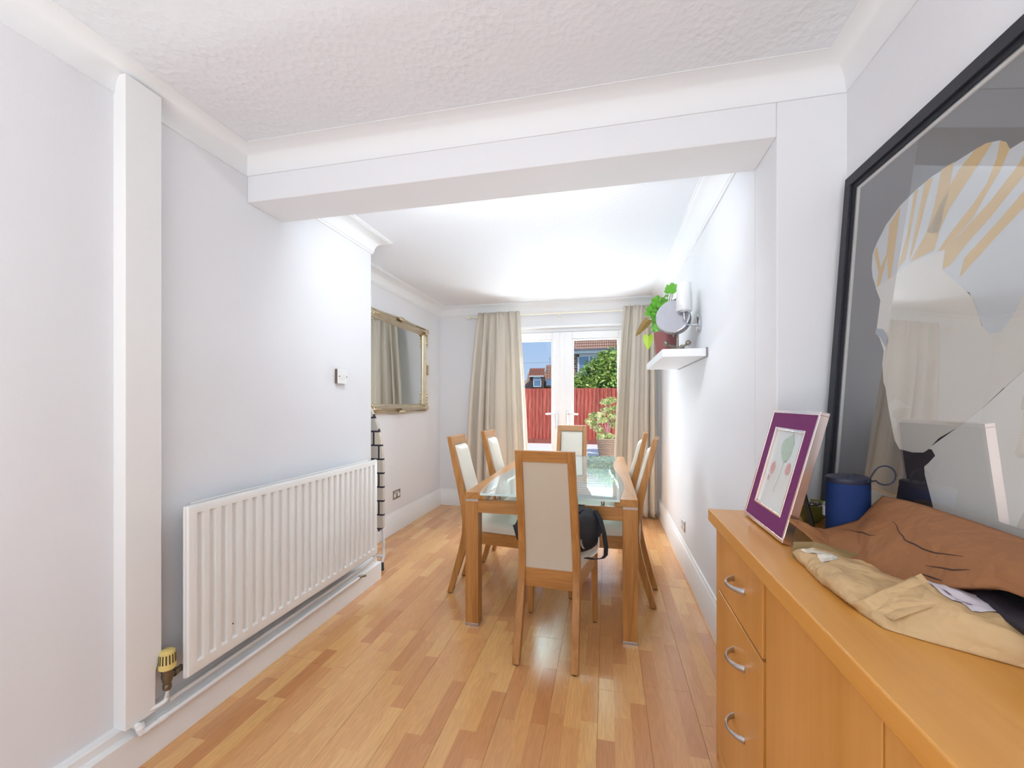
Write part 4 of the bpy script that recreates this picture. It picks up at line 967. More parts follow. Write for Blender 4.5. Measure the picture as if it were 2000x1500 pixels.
oval([(0.0525, 0.168), (0.0550, 0.172), (0.0545, 0.181), (0.049, 0.185), (0.002, 0.186)], M['navyrub'], 'end_cap', sp_)
for k in range(4):
    build('button', MB().lathe([(0.006, 0.1855), (0.005, 0.188)], (c_[0] - 0.01 + 0.012 * k, c_[1] - 0.03 + 0.016 * k, c_[2]), n=12), M['navyrub'], parent=sp_, org=O)
pts = []
for k in range(17):
    a = -2.35 + 4.7 * k / 16
    pts.append((0.660 + 0.036 + 0.030 * math.cos(PI - a) * -1, 1.262 - 0.010 * k / 16, ST + 0.196 + 0.026 * math.sin(a)))
pts = [(0.655, 1.258, ST + 0.176)] + [(0.684 + 0.024 * math.cos(a), 1.240, ST + 0.198 + 0.024 * math.sin(a)) for a in [PI + 0.6 + k * (2 * PI - 1.2) / 14 for k in range(15)]] + [(0.655, 1.254, ST + 0.180)]
mb = MB(); rs = []
for p in pts: rs.append([(p[0], p[1] - 0.004, p[2] - 0.0008), (p[0], p[1] + 0.004, p[2] - 0.0008), (p[0], p[1] + 0.004, p[2] + 0.0008), (p[0], p[1] - 0.004, p[2] + 0.0008)])
build('carry_loop', MB().tube(pts, 0.0022, 8), M['navyrub'], parent=sp_, org=O, smooth='auto')
a = R(205); 
build('badge', MB().box(c_[0] - 0.046, c_[0] - 0.040, c_[1] + 0.022, c_[1] + 0.032, ST + 0.070, ST + 0.096), mat('white_badge', (220, 226, 240), 0.5), parent=sp_, org=O, bevel=0.001)

# ------------------------------------------------------------------ glass bowl
M['greenglass'] = mat('green_glaze', (122, 132, 62), 0.15, spec=0.8, coat=0.5)
bo = thing('green_bowl', (0.640, 1.525, ST), 'small olive green bowl behind the photo frame holding sweets in foil', 'bowl'); O = bo.location.copy()
bc = (0.640, 1.525, ST)
build('bowl_body', MB().lathe([(0.020, 0), (0.022, 0.003), (0.046, 0.030), (0.058, 0.062), (0.056, 0.062), (0.042, 0.030), (0.016, 0.008), (0.001, 0.007)], bc, n=28), M['greenglass'], parent=bo, org=O, smooth='auto')
M['foil'] = mat('crumpled_foil', (150, 132, 130), 0.2, 0.9, bump=1.0, bscale=90)
mb = MB(); rg = random.Random(4)
for k in range(9): blob(mb, (bc[0] + rg.uniform(-0.03, 0.03), bc[1] + rg.uniform(-0.03, 0.03), ST + 0.048 + rg.uniform(-0.004, 0.008)), 0.013, 0.016, 0.009, 7, 4)
props(build('foil_filling', mb, M['foil'], parent=bo, org=O), kind='stuff')

# ------------------------------------------------------------------ paper bag and parcel
def kraft(name, c_, st=0.6):
    m, t, b = newmat(name); L = t.links; geo = t.nodes.new('ShaderNodeNewGeometry')
    b.inputs['Base Color'].default_value = lin(c_); b.inputs['Roughness'].default_value = 0.6; b.inputs['Specular IOR Level'].default_value = 0.3
    v = t.nodes.new('ShaderNodeTexVoronoi'); v.feature = 'DISTANCE_TO_EDGE'; v.inputs['Scale'].default_value = 9; 
    n = t.nodes.new('ShaderNodeTexNoise'); n.inputs['Scale'].default_value = 6; n.inputs['Detail'].default_value = 4; L.new(geo.outputs['Position'], n.inputs[0])
    mx = t.nodes.new('ShaderNodeMix'); mx.data_type = 'RGBA'; mx.inputs[0].default_value = 0.25; L.new(geo.outputs['Position'], mx.inputs[6]); L.new(n.outputs['Color'], mx.inputs[7]); L.new(mx.outputs[2], v.inputs[0])
    ad = t.nodes.new('ShaderNodeMath'); ad.operation = 'MULTIPLY_ADD'; ad.inputs[1].default_value = 1.2; L.new(v.outputs['Distance'], ad.inputs[0]); L.new(n.outputs['Fac'], ad.inputs[2])
    bp = t.nodes.new('ShaderNodeBump'); bp.inputs['Strength'].default_value = st; bp.inputs['Distance'].default_value = 0.02
    L.new(ad.outputs[0], bp.inputs['Height']); L.new(bp.outputs[0], b.inputs['Normal']); return m
M['kraft1'] = kraft('brown_kraft', (154, 104, 66), 0.5)
M['kraft2'] = kraft('light_kraft', (206, 172, 126), 0.9)
def lerp_curve(C_, u):
    d = [0]
    for a, b in zip(C_, C_[1:]): d.append(d[-1] + (Vector(b) - Vector(a)).length)
    s = u * d[-1]
    for i in range(len(C_) - 1):
        if s <= d[i + 1] + 1e-9:
            f = (s - d[i]) / max(d[i + 1] - d[i], 1e-9); return Vector(C_[i]).lerp(Vector(C_[i + 1]), f)
    return Vector(C_[-1])
T_ = [(0.460, 1.220, 0.970), (0.488, 1.225, 0.965), (0.519, 1.232, 0.949), (0.552, 1.238, 0.943), (0.589, 1.242, 0.9545), (0.627, 1.240, 0.971), (0.645, 1.240, 0.993), (0.662, 1.242, 1.013), (0.682, 1.243, 1.035), (0.688, 1.131, 1.041), (0.690, 0.995, 1.040), (0.690, 0.892, 1.038), (0.690, 0.70, 1.030)]
B_ = [(0.463, 1.215, 0.962), (0.487, 1.20, 0.941), (0.508, 1.17, 0.919), (0.531, 1.13, 0.900), (0.544, 1.09, 0.898), (0.555, 1.054, 0.900), (0.560, 1.03, 0.903), (0.565, 1.01, 0.906), (0.570, 0.983, 0.910), (0.582, 0.930, 0.926), (0.595, 0.870, 0.955), (0.610, 0.825, 0.975), (0.620, 0.66, 0.985)]
from mathutils import noise as mnoise
def pv(cv, u):
    if cv is T_ or cv is B_:
        q = min(u * (len(cv) - 1), len(cv) - 1 - 1e-6); i_ = int(q); return Vector(cv[i_]).lerp(Vector(cv[i_ + 1]), q - i_)
    return lerp_curve(cv, u)
# matched parameters: split both curves at the same Y
def atY(C_, y):
    C2 = C_
    for a, b in zip(C2, C2[1:]):
        if (a[1] - y) * (b[1] - y) <= 0 and a[1] != b[1]:
            return Vector(a).lerp(Vector(b), (a[1] - y) / (a[1] - b[1]))
    return Vector(C2[0] if y > C2[0][1] else C2[-1])
kb = thing('brown_paper_bag', (0.62, 1.05, ST + 0.01), 'crumpled brown paper bag with torn mouth leaning on the framed print', 'paper bag'); O = kb.location.copy()
def front(u, v):
    a, b = pv(T_, u), pv(B_, u)
    p = b.lerp(a, v)
    bulge = math.sin(PI * v) * 0.020 * min(1, max(0, u - 0.1) * 2.5)
    n = mnoise.noise(Vector((p.y * 9, v * 3, 1.0))) * 0.008 + mnoise.noise(Vector((p.y * 22, v * 8 + p.y * 12, 5))) * 0.0035
    k = min(1, 4 * v * (1 - v) + 0.15)
    return (p.x - bulge * 0.75 + n * k, p.y, p.z + bulge * 0.35 + n * k * 0.5)
build('front_sheet', MB().grid(front, 90, 24), M['kraft1'], parent=kb, org=O, smooth=True, solid=0.0012)
def rear(u, v):
    a, b = pv(T_, u), pv(B_, u)
    a = a + Vector((0.010, -0.012 * math.exp(-((u - 0.2) / 0.2) ** 2), -0.002 - 0.006 * math.exp(-((u - 0.3) / 0.2) ** 2))); b = b + Vector((0.045 * min(1, u * 4), 0, -0.001))
    p = b.lerp(a, v); s = math.sin(PI * v) * 0.016
    lim = 0.695 + (p.z - 0.889) * 0.068
    return (min(p.x + s, lim), p.y, max(p.z - s * 0.3, ST + 0.003))
build('rear_sheet', MB().grid(rear, 60, 12), M['kraft1'], parent=kb, org=O, smooth=True, solid=0.0012)
build('bottom_gusset', MB().grid(lambda u, v: tuple(pv(B_, u).lerp(pv(B_, u) + Vector((0.045 * min(1, u * 4), 0, -0.001)), v)), 40, 3), M['kraft1'], parent=kb, org=O, smooth=True, solid=0.0012)
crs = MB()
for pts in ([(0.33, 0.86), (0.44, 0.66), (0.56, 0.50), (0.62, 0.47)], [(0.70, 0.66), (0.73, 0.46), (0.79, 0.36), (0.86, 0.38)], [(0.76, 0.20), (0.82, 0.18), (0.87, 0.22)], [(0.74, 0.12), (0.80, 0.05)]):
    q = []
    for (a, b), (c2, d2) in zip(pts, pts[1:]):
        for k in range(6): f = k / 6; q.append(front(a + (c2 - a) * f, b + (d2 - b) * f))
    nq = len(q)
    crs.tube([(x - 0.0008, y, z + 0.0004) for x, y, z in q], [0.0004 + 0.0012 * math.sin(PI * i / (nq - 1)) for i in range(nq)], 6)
cr_ = build('crease', crs, mat('kraft_crease_dark', (74, 50, 44), 0.8), parent=kb, org=O)  # thin dark lines laid along the bag's folds
# parcel
F_ = [(0.463, 1.165, ST + .001), (0.455, 1.10, ST + .001), (0.440, 1.007, ST + .001), (0.448, 0.95, ST + .001), (0.448, 0.882, ST + .001), (0.456, 0.829, ST + .001), (0.497, 0.800, ST + .001), (0.549, 0.770, ST + .001), (0.600, 0.74, ST + .001), (0.65, 0.70, ST + .001)]
G_ = [(0.455, 1.150, 0.916), (0.468, 1.086, 0.920), (0.462, 1.019, 0.925), (0.455, 0.950, 0.925), (0.451, 0.885, 0.905), (0.475, 0.885, 0.925), (0.540, 0.905, 0.952), (0.540, 0.850, 0.944), (0.550, 0.800, 0.938), (0.580, 0.770, 0.932), (0.63, 0.72, 0.925)]
K_ = [(0.555, 1.150, 0.893), (0.60, 1.10, 0.893), (0.63, 1.05, 0.894), (0.64, 0.98, 0.905), (0.65, 0.93, 0.915), (0.66, 0.89, 0.925), (0.66, 0.86, 0.930), (0.67, 0.83, 0.930), (0.68, 0.80, 0.930), (0.69, 0.75, 0.92)]
pc = thing('kraft_parcel', (0.53, 0.95, ST), 'pale kraft padded parcel with a white address label, lying under the brown bag', 'parcel'); O = pc.location.copy()
def nz(p, a): return mnoise.noise(Vector((p[0] * 30, p[1] * 24, p[2] * 20))) * a + mnoise.noise(Vector((p[0] * 70, p[1] * 60, 3))) * a * 0.4
def shell(u, v):
    f, g, k = pv(F_, u), pv(G_, u), pv(K_, u)
    if v < 0.4: p = f.lerp(g, v / 0.4); p.x -= 0.012 * math.sin(PI * v / 0.4); 
    else: w_ = (v - 0.4) / 0.6; p = g.lerp(k, w_); p.z += 0.012 * math.sin(PI * w_) * (1 if u < 0.5 else 0.3)
    n = nz(p, 0.006) * (0 if v < 0.02 else 1)
    return (p.x + n, p.y, max(p.z + n, ST + 0.001))
build('wrapping', MB().grid(shell, 70, 30), M['kraft2'], parent=pc, org=O, smooth=True, solid=0.0012)
flp = MB().add([(0.4485, 1.165, ST + .001), (0.452, 1.170, 0.925), (0.490, 1.150, 0.934), (0.56, 1.11, 0.925), (0.60, 1.09, 0.90), (0.462, 1.135, ST + .002)], [(0, 1, 2, 5), (2, 3, 4, 5)])
fp = build('open_flap', flp, mat('kraft_inside', (142, 118, 76), 0.7), parent=pc, org=O, solid=0.0015)
M['tape'] = mat('clear_tape', (236, 228, 208), 0.12, spec=0.9, coat=0.6)
def tape(u, v):
    p = Vector(shell(0.02 + 0.16 * u, 0.40 + 0.14 * v)); return (p.x - 0.0006, p.y, p.z + 0.0016 + 0.0012 * math.sin(18 * u + 9 * v))
build('tape', MB().grid(tape, 14, 6), M['tape'], parent=pc, org=O, smooth=True)
fold = MB().add([(0.450, 0.882, 0.906), (0.4475, 0.900, 0.890), (0.560, 0.912, 0.958), (0.545, 0.835, 0.940), (0.470, 0.830, 0.905), (0.462, 0.860, 0.902)], [(0, 2, 3, 5), (5, 3, 4), (0, 1, 2)])
build('folded_corner', fold, M['kraft2'], parent=pc, org=O, solid=0.0015)
def lab(u, v):
    p = Vector(shell(0.58 + 0.22 * u, 0.48 + 0.42 * v)); return (p.x, p.y, p.z + 0.0022)
build('address_label', MB().grid(lab, 12, 10), mat('label_paper', (226, 218, 226), 0.6), parent=pc, org=O, smooth=True)
lt = MB()
for r_, (a, b) in enumerate(((0.50, 0.62), (0.68, 0.76), (0.80, 0.90))):
    q = [Vector(lab(a + (b - a) * k / 4, 0.10)) + Vector((0, 0, 0.0006)) for k in range(5)]
    q2 = [Vector(lab(a + (b - a) * k / 4, 0.22)) + Vector((0, 0, 0.0006)) for k in range(5)]
    for k in range(4):
        if k % 2 == 0 or r_ == 0: lt.poly([q[k], q[k + 1].lerp(q[k], 0.25), q2[k + 1].lerp(q2[k], 0.25), q2[k]])
build('label_print', lt, mat('label_ink', (90, 70, 96), 0.7), parent=pc, org=O)

# dark sheet filling the gap under the bag
dk = thing('dark_sheet', (0.66, 0.86, ST), 'dark sheet filling the gap between brown bag and parcel', 'filler'); O = dk.location.copy()
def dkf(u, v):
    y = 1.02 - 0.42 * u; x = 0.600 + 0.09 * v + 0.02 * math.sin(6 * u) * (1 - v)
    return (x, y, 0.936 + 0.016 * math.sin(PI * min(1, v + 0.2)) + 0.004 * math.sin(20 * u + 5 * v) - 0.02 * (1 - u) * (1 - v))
build('dark_sheet_body', MB().grid(dkf, 24, 10), mat('dark_sheet_surface', (34, 28, 40), 0.7, bump=0.4, bscale=40), parent=dk, org=O, smooth=True, solid=0.012)

# ------------------------------------------------------------------ garden
GZ = -0.10
M['slab'] = mat('pale_paving', (240, 238, 234), 0.8, var=0.06, vscale=3, bump=0.2, bscale=60)
M['grout'] = mat('paving_joint', (150, 150, 148), 0.9)
M['lawn'] = mat('distant_ground', (120, 128, 92), 0.9, var=0.2, vscale=0.5)
struct('ground', MB().box(-60, 60, 14.2, 90, GZ - 0.4, GZ - 0.05), M['lawn'])
pa = struct('patio', MB().box(-7, 4, 5.14, 14.2, GZ - 0.06, GZ - 0.006), M['grout'])
slab = None
for i in range(10):
    for j in range(15):
        if slab is None: slab = o = build('paving_slab', MB().box(-0.297, 0.297, -0.297, 0.297, -0.03, 0), M['slab'], parent=pa, bevel=0.003)
        else: o = slab.copy(); COL.objects.link(o); o.parent = pa
        o.location = (-3.9 + 0.6 * i, 5.45 + 0.6 * j, GZ)
# fence
def fencemat():
    m, t, b = newmat('red_stained_timber'); L = t.links; b.inputs['Roughness'].default_value = 0.8
    oi = t.nodes.new('ShaderNodeObjectInfo'); tc_ = t.nodes.new('ShaderNodeTexCoord'); mp = t.nodes.new('ShaderNodeMapping'); mp.inputs['Scale'].default_value = (30, 30, 1.6); L.new(tc_.outputs['Object'], mp.inputs[0])
    ad = t.nodes.new('ShaderNodeVectorMath'); ad.operation = 'ADD'; L.new(mp.outputs[0], ad.inputs[0]); L.new(oi.outputs['Random'], ad.inputs[1])
    n = t.nodes.new('ShaderNodeTexNoise'); n.inputs['Scale'].default_value = 1.5; n.inputs['Detail'].default_value = 6; L.new(ad.outputs[0], n.inputs[0])
    r = t.nodes.new('ShaderNodeValToRGB'); L.new(n.outputs['Fac'], r.inputs[0])
    r.color_ramp.elements[0].position = 0.38; r.color_ramp.elements[0].color = lin((176, 62, 50)); r.color_ramp.elements[1].position = 0.74; r.color_ramp.elements[1].color = lin((214, 128, 104))
    hs = t.nodes.new('ShaderNodeHueSaturation'); L.new(r.outputs[0], hs.inputs['Color'])
    mr_ = t.nodes.new('ShaderNodeMapRange'); mr_.inputs[3].default_value = 0.72; mr_.inputs[4].default_value = 1.12; L.new(oi.outputs['Random'], mr_.inputs[0]); L.new(mr_.outputs[0], hs.inputs['Value'])
    L.new(hs.outputs[0], b.inputs['Base Color']); return m
M['fence'] = fencemat()
fn_ = thing('garden_fence', (-1.0, 14.0, GZ), 'red stained close board garden fence at the end of the patio', 'fence'); O = fn_.location.copy()
fb = None
for k in range(76):
    x = -6.2 + 0.125 * k
    if fb is None:
        mb = MB().add([(-0.0, 0, 0), (0.118, 0.022, 0), (0.118, 0.030, 0), (0, 0.020, 0), (0, 0, 1.70), (0.118, 0.022, 1.70), (0.118, 0.030, 1.70), (0, 0.020, 1.70)], [(0, 3, 2, 1), (4, 5, 6, 7), (0, 1, 5, 4), (1, 2, 6, 5), (2, 3, 7, 6), (3, 0, 4, 7)])
        fb = o = build('fence_board', mb, M['fence'], parent=fn_)
    else: o = fb.copy(); COL.objects.link(o); o.parent = fn_
    o.location = (x - O.x, 0, 0.14 + 0.006 * math.sin(k * 2.3)); o.rotation_euler = (0, 0, -0.012)
M['gravel'] = mat('gravel_board', (150, 84, 70), 0.9, var=0.3, vscale=4)
for k in range(5):
    build('gravel_board', MB().box(-6.2 + 1.9 * k, -4.31 + 1.9 * k, 13.985, 14.02, GZ, GZ + 0.145), M['gravel'], parent=fn_, org=O)
    build('fence_post', MB().box(-6.25 + 1.9 * k, -6.15 + 1.9 * k, 14.03, 14.13, GZ, 1.72), M['fence'], parent=fn_, org=O)

def leafmat(name, c1, c2, c3):
    m, t, b = newmat(name); L = t.links; b.inputs['Roughness'].default_value = 0.5
    geo = t.nodes.new('ShaderNodeNewGeometry'); n = t.nodes.new('ShaderNodeTexWhiteNoise'); n.noise_dimensions = '3D'
    sn = t.nodes.new('ShaderNodeVectorMath'); sn.operation = 'SNAP'; sn.inputs[1].default_value = (0.12, 0.12, 0.12); L.new(geo.outputs['Position'], sn.inputs[0]); L.new(sn.outputs[0], n.inputs['Vector'])
    r = t.nodes.new('ShaderNodeValToRGB'); L.new(n.outputs['Value'], r.inputs[0])
    r.color_ramp.elements[0].color = lin(c1); r.color_ramp.elements[1].color = lin(c3); q = r.color_ramp.elements.new(0.5); q.color = lin(c2)
    L.new(r.outputs[0], b.inputs['Base Color']); return m
def foliage(blobs, n, size, seed):
    rg = random.Random(seed); mb = MB()
    tot = sum(b[3] * b[4] * b[5] for b in blobs)
    for (x, y, z, rx, ry, rz) in blobs:
        for k in range(int(n * (rx * ry * rz) / tot)):
            d = Vector((rg.gauss(0, 1), rg.gauss(0, 1), rg.gauss(0, 1))).normalized(); q = rg.uniform(0.72, 1.03)
            c_ = Vector((x + d.x * rx * q, y + d.y * ry * q, z + d.z * rz * q))
            s = size * rg.uniform(0.6, 1.3)
            a = Vector((rg.uniform(-1, 1), rg.uniform(-1, 1), rg.uniform(-0.7, 0.3))).normalized(); nn = (d * 0.6 + Vector((rg.uniform(-1, 1), rg.uniform(-1, 1), rg.uniform(0, 1.2)))).normalized()
            b = a.cross(nn).normalized()
            mb.add([c_, c_ + a * s * 0.5 + b * s * 0.25, c_ + a * s, c_ + a * s * 0.5 - b * s * 0.25], [(0, 1, 2, 3)])
    return mb
M['bushleaf'] = leafmat('laurel_leaf', (84, 124, 40), (158, 188, 72), (216, 222, 128))
M['darkleaf'] = leafmat('dark_shrub_leaf', (34, 74, 48), (56, 104, 56), (104, 146, 76))
M['paleleaf'] = leafmat('pieris_leaf', (128, 156, 76), (196, 202, 124), (236, 226, 176))
M['bark'] = mat('bark', (110, 84, 66), 0.9, var=0.2, vscale=10)
bu = thing('hedge_bush', (0.2, 15.6, GZ), 'tall leafy green bush growing above the red fence', 'bush'); O = bu.location.copy()
bl = [(0.35, 15.6, 2.35, 0.95, 0.7, 0.95), (-0.35, 15.5, 2.05, 0.75, 0.6, 0.85), (-0.95, 15.4, 1.75, 0.50, 0.5, 0.62), (1.3, 15.6, 2.3, 1.0, 0.7, 1.05), (0.0, 15.0, 1.75, 1.2, 0.5, 0.5), (-0.75, 15.0, 1.75, 0.5, 0.4, 0.45), (1.1, 15.0, 1.8, 0.9, 0.5, 0.6), (2.3, 15.6, 2.1, 0.9, 0.7, 1.0)]
props(build('foliage', foliage(bl, 11000, 0.15, 5), M['bushleaf'], parent=bu, org=O, recalc=False), kind='stuff')
props(build('inner_foliage', foliage([(b[0], b[1] + 0.1, b[2] - 0.05, b[3] * .75, b[4] * .75, b[5] * .75) for b in bl], 4000, 0.17, 6), M['darkleaf'], parent=bu, org=O, recalc=False), kind='stuff')
mb = MB()
for x in (-0.4, 0.3, 1.3, 2.2): mb.tube([(x * 0.5 + 0.3, 15.6, GZ - 0.05), (x, 15.6, 1.9)], [0.08, 0.04], 8)
build('trunk', mb, M['bark'], parent=bu, org=O)
# dark shrub beside the pot
ds = thing('dark_shrub', (0.72, 11.4, GZ), 'dark evergreen shrub behind the ribbed pot, mostly hidden by the curtain', 'shrub'); O = ds.location.copy()
props(build('foliage', foliage([(0.72, 11.6, 0.85, 0.42, 0.4, 0.6), (0.80, 11.6, 0.25, 0.46, 0.42, 0.45), (1.2, 11.4, 0.8, 0.6, 0.5, 0.9)], 4200, 0.10, 9), M['darkleaf'], parent=ds, org=O, recalc=False), kind='stuff')
build('trunk', MB().tube([(0.75, 11.6, GZ), (0.74, 11.6, 0.8)], [0.04, 0.02], 8), M['bark'], parent=ds, org=O)
# ribbed pot with pale plant
pp = thing('patio_pot_plant', (0.03, 11.0, GZ), 'pale green and pink shrub in a wide ribbed stone pot on the patio', 'plant'); O = pp.location.copy()
prof = [(0.20, 0.0)]
for k in range(9):
    h = 0.02 + k * 0.044; r = 0.205 + 0.075 * (h / 0.45)
    prof += [(r, h), (r + 0.018, h + 0.012), (r + 0.018, h + 0.028), (r, h + 0.040)]
prof += [(0.292, 0.425), (0.300, 0.435), (0.300, 0.46), (0.27, 0.465), (0.26, 0.42), (0.01, 0.42)]
build('pot', MB().lathe(prof, (0.03, 11.0, GZ), n=40), mat('ribbed_stone_pot', (170, 140, 116), 0.8, var=0.12, vscale=6), parent=pp, org=O, smooth='auto')
mb = MB(); rg = random.Random(12)
tips = [(-0.40, 10.95, 0.80), (-0.22, 11.0, 0.62), (-0.15, 10.95, 0.98), (0.02, 11.05, 1.05), (0.0, 11, 1.30), (0.12, 11, 1.33), (0.20, 11, 0.95), (0.15, 11.1, 0.75), (-0.05, 10.9, 0.80), (-0.28, 11, 0.92), (0.28, 11.05, 1.15)]
for x, y, z in tips: mb.tube([(0.03, 11, GZ + 0.40), (0.03 + (x - 0.03) * 0.4, 11, GZ + 0.40 + (z - 0.3) * 0.65), (x, y, z)], [0.010, 0.007, 0.004], 6)
build('branch', mb, mat('pinkish_bark', (196, 140, 140), 0.8), parent=pp, org=O)
props(build('foliage', foliage([(x + rg.uniform(-.06, .06), y, z + rg.uniform(-.05, .05), 0.12, 0.09, 0.07) for x, y, z in tips + tips] + [(-0.02, 10.9, 0.42, 0.22, 0.16, 0.09)], 3600, 0.065, 13), M['paleleaf'], parent=pp, org=O, recalc=False), kind='stuff')

# houses
M['tile'] = mat('clay_roof_tile', (176, 134, 112), 0.85, var=0.15, vscale=3)
M['tiler'] = mat('red_roof_tile', (150, 96, 80), 0.85, var=0.15, vscale=3)
M['tiledark'] = mat('tile_course_gap', (92, 66, 58), 0.9)
M['brick'] = None
def brickmat():
    m, t, b = newmat('house_brick'); L = t.links; b.inputs['Roughness'].default_value = 0.9
    geo = t.nodes.new('ShaderNodeTexCoord'); mp = t.nodes.new('ShaderNodeMapping'); mp.inputs['Rotation'].default_value = (R(90), 0, 0); L.new(geo.outputs['Object'], mp.inputs[0])
    br = t.nodes.new('ShaderNodeTexBrick'); br.inputs['Scale'].default_value = 1; br.inputs['Brick Width'].default_value = 0.45; br.inputs['Row Height'].default_value = 0.15; br.inputs['Mortar Size'].default_value = 0.02
    br.inputs['Color1'].default_value = lin((176, 128, 100)); br.inputs['Color2'].default_value = lin((140, 96, 76)); br.inputs['Mortar'].default_value = lin((206, 190, 172)); L.new(mp.outputs[0], br.inputs[0]); L.new(br.outputs[0], b.inputs['Base Color']); return m
M['brick'] = brickmat()
def tiles(x0, x1, y0, z0, slope, courses, gauge, pitch, mb=None):
    """courses of rolled tiles rising away from the viewer: each course a wavy strip overlapping the one below"""
    mb = mb or MB(); n = int((x1 - x0) / pitch) * 6; c_, s_ = math.cos(slope), math.sin(slope)
    for k in range(courses):
        base = k * gauge
        def pt_(i, w_):
            u = i / n; x = x0 + (x1 - x0) * u; ph = (x - x0) / pitch
            lift = 0.035 * max(0, math.cos(2 * PI * ph)) + (0.03 if w_ == 1 else 0.0)
            d = base + (0 if w_ <= 1 else gauge)
            if w_ == 0: lift = -0.02
            return (x, y0 + d * c_ - lift * s_, z0 + d * s_ + lift * c_)
        kk = len(mb.v)
        for i in range(n + 1):
            for w_ in (0, 1, 2): mb.v.append(pt_(i, w_))
        for i in range(n):
            a = kk + i * 3
            mb.f.append((a, a + 3, a + 4, a + 1)); mb.m.append(1); mb.f.append((a + 1, a + 4, a + 5, a + 2)); mb.m.append(0)
    return mb
M['wglass'] = mat('dark_window_glass', (130, 160, 186), 0.08, 0.3, spec=0.8)
h1 = thing('neighbour_house', (2, 26, GZ), 'brick house with clay tiled roof rising behind the bush', 'house'); O = h1.location.copy()
build('wall', MB().box(-1.95, 9, 25.3, 31, GZ - 0.1, 4.40), M['brick'], parent=h1, org=O)
props(build('roof_tiles', tiles(-2.05, 9.1, 24.95, 4.38, R(36), 9, 0.33, 0.13), [M['tile'], M['tiledark']], parent=h1, org=O, recalc=False), kind='stuff')
build('roof_deck', MB().prism([(-2.0, 25.0, 4.33), (-2.0, 28.1, 6.58), (-2.0, 31.2, 4.33)], (11, 0, 0)), M['tiledark'], parent=h1, org=O)
build('gutter', MB().box(-2.05, 9.1, 24.86, 24.98, 4.30, 4.40), mat('grey_gutter', (110, 112, 122), 0.5), parent=h1, org=O)
build('fascia', MB().box(-2.0, 9.1, 24.94, 25.02, 4.14, 4.31), M['upvc'], parent=h1, org=O)
for k, (a, b) in enumerate(((-1.68, -0.30), (1.2, 3.0))):
    g = build('window_frame', MB().box(a, a + 0.1, 25.22, 25.32, 2.7, 4.12).box(b - 0.1, b, 25.22, 25.32, 2.7, 4.12).box(a, b, 25.22, 25.32, 3.98, 4.14).box(a, b, 25.22, 25.32, 2.62, 2.72).box((a + b) / 2 - 0.04, (a + b) / 2 + 0.04, 25.22, 25.32, 2.7, 4.0), M['upvc'], parent=h1, org=O)
    build('pane', MB().box(a + 0.08, b - 0.08, 25.27, 25.30, 2.7, 4.0), M['wglass'], parent=g, org=O)
h2 = thing('far_dormer_house', (-6.5, 46, GZ), 'distant tiled house with a small white dormer window', 'house'); O = h2.location.copy()
props(build('roof_tiles', tiles(-8.6, -2, 44.6, 2.1, R(52), 9, 0.34, 0.28), [M['tile'], M['tiledark']], parent=h2, org=O, recalc=False), kind='stuff')
build('wall', MB().box(-8.5, -2, 46.5, 52, GZ, 4.7), M['brick'], parent=h2, org=O)
props(build('upper_roof_tiles', tiles(-6.42, -2, 44.7, 2.9, R(72), 8, 0.32, 0.28), [M['tile'], M['tiledark']], parent=h2, org=O, recalc=False), kind='stuff')
props(build('dormer_roof_tiles', tiles(-8.05, -6.42, 43.9, 4.05, R(48), 4, 0.30, 0.2), [M['tiler'], M['tiledark']], parent=h2, org=O, recalc=False), kind='stuff')
build('dormer_cheeks', MB().box(-7.95, -6.5, 44.05, 46.4, 2.75, 4.05), mat('dormer_hung_tile', (96, 78, 78), 0.9), parent=h2, org=O)
build('dormer_fascia', MB().box(-8.0, -6.45, 43.86, 43.95, 3.97, 4.10), M['upvc'], parent=h2, org=O)
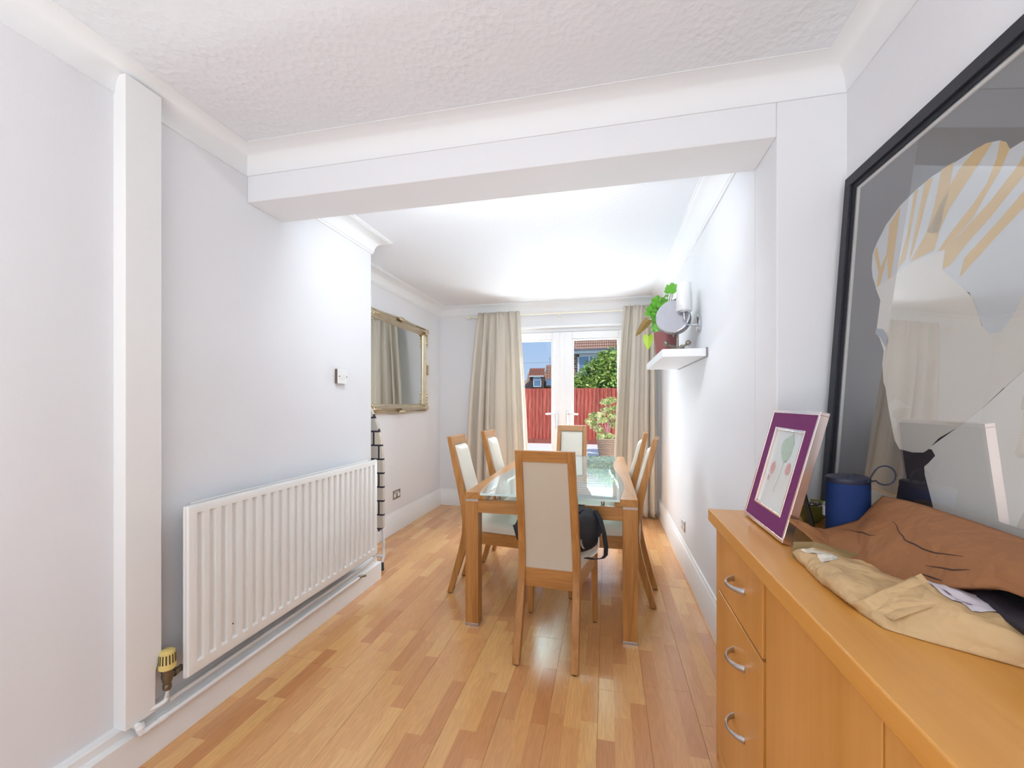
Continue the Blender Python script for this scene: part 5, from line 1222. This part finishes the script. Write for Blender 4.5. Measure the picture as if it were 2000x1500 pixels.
g = build('dormer_window', MB().box(-7.58, -7.50, 43.98, 44.06, 2.95, 3.95).box(-6.80, -6.72, 43.98, 44.06, 2.95, 3.95).box(-7.58, -6.72, 43.98, 44.06, 3.87, 3.95).box(-7.58, -6.72, 43.98, 44.06, 2.90, 2.99).box(-7.58, -6.72, 43.98, 44.06, 3.62, 3.68), M['upvc'], parent=h2, org=O)
build('pane', MB().box(-7.52, -6.78, 44.02, 44.05, 2.97, 3.90), M['wglass'], parent=g, org=O)
build('side_window', MB().box(-6.22, -5.7, 44.3, 44.9, 3.05, 3.75), M['wglass'], parent=h2, org=O)
build('aerial', MB().tube([(-5.93, 45, 5.0), (-5.93, 45, 6.2)], 0.02, 5).tube([(-6.05, 45, 5.95), (-5.80, 45, 6.0)], 0.015, 5), M['grey'], parent=h2, org=O)
h3 = thing('flat_roofed_block', (-12, 50, GZ), 'low distant building with a pale flat roof beside the dormer house', 'building'); O = h3.location.copy()
build('wall', MB().box(-16, -8.8, 48, 55, GZ, 2.6), M['brick'], parent=h3, org=O)
mb = MB().prism([(-16.2, 47.5, 2.45), (-16.2, 51.5, 3.95), (-16.2, 55.5, 2.45)], (7.4, 0, 0))
build('roof', mb, mat('weathered_roof', (170, 158, 142), 0.9, var=0.08, vscale=2), parent=h3, org=O)
tr = thing('far_trees', (-14, 68, GZ), 'far line of green treetops against the sky', 'trees'); tr['kind'] = 'stuff'; O = tr.location.copy()
rg = random.Random(21); bl = [(-24 + 2.0 * k, 68 + rg.uniform(-1, 1), 2.6 + rg.uniform(-.3, .3), 1.6, 1.2, 2.3 + rg.uniform(-.3, .4)) for k in range(14)]
props(build('treetops', foliage(bl, 7000, 0.6, 22), leafmat('far_leaf', (66, 96, 52), (92, 120, 66), (120, 142, 84)), parent=tr, org=O, recalc=False), kind='stuff')
wr = thing('overhead_wire', (-10, 40, 5.1), 'thin overhead wire crossing the blue sky', 'wire'); O = wr.location.copy()
build('wire_strand', MB().tube([(-22, 40, 5.25), (-10, 40, 5.08), (2, 40, 5.10)], 0.010, 4), M['grey'], parent=wr, org=O)
for x in (-22, 2):
    build('support_pole', MB().tube([(x, 40, GZ - 0.4), (x, 40, 5.4)], 0.10, 10), M['bark'], parent=wr, org=O)
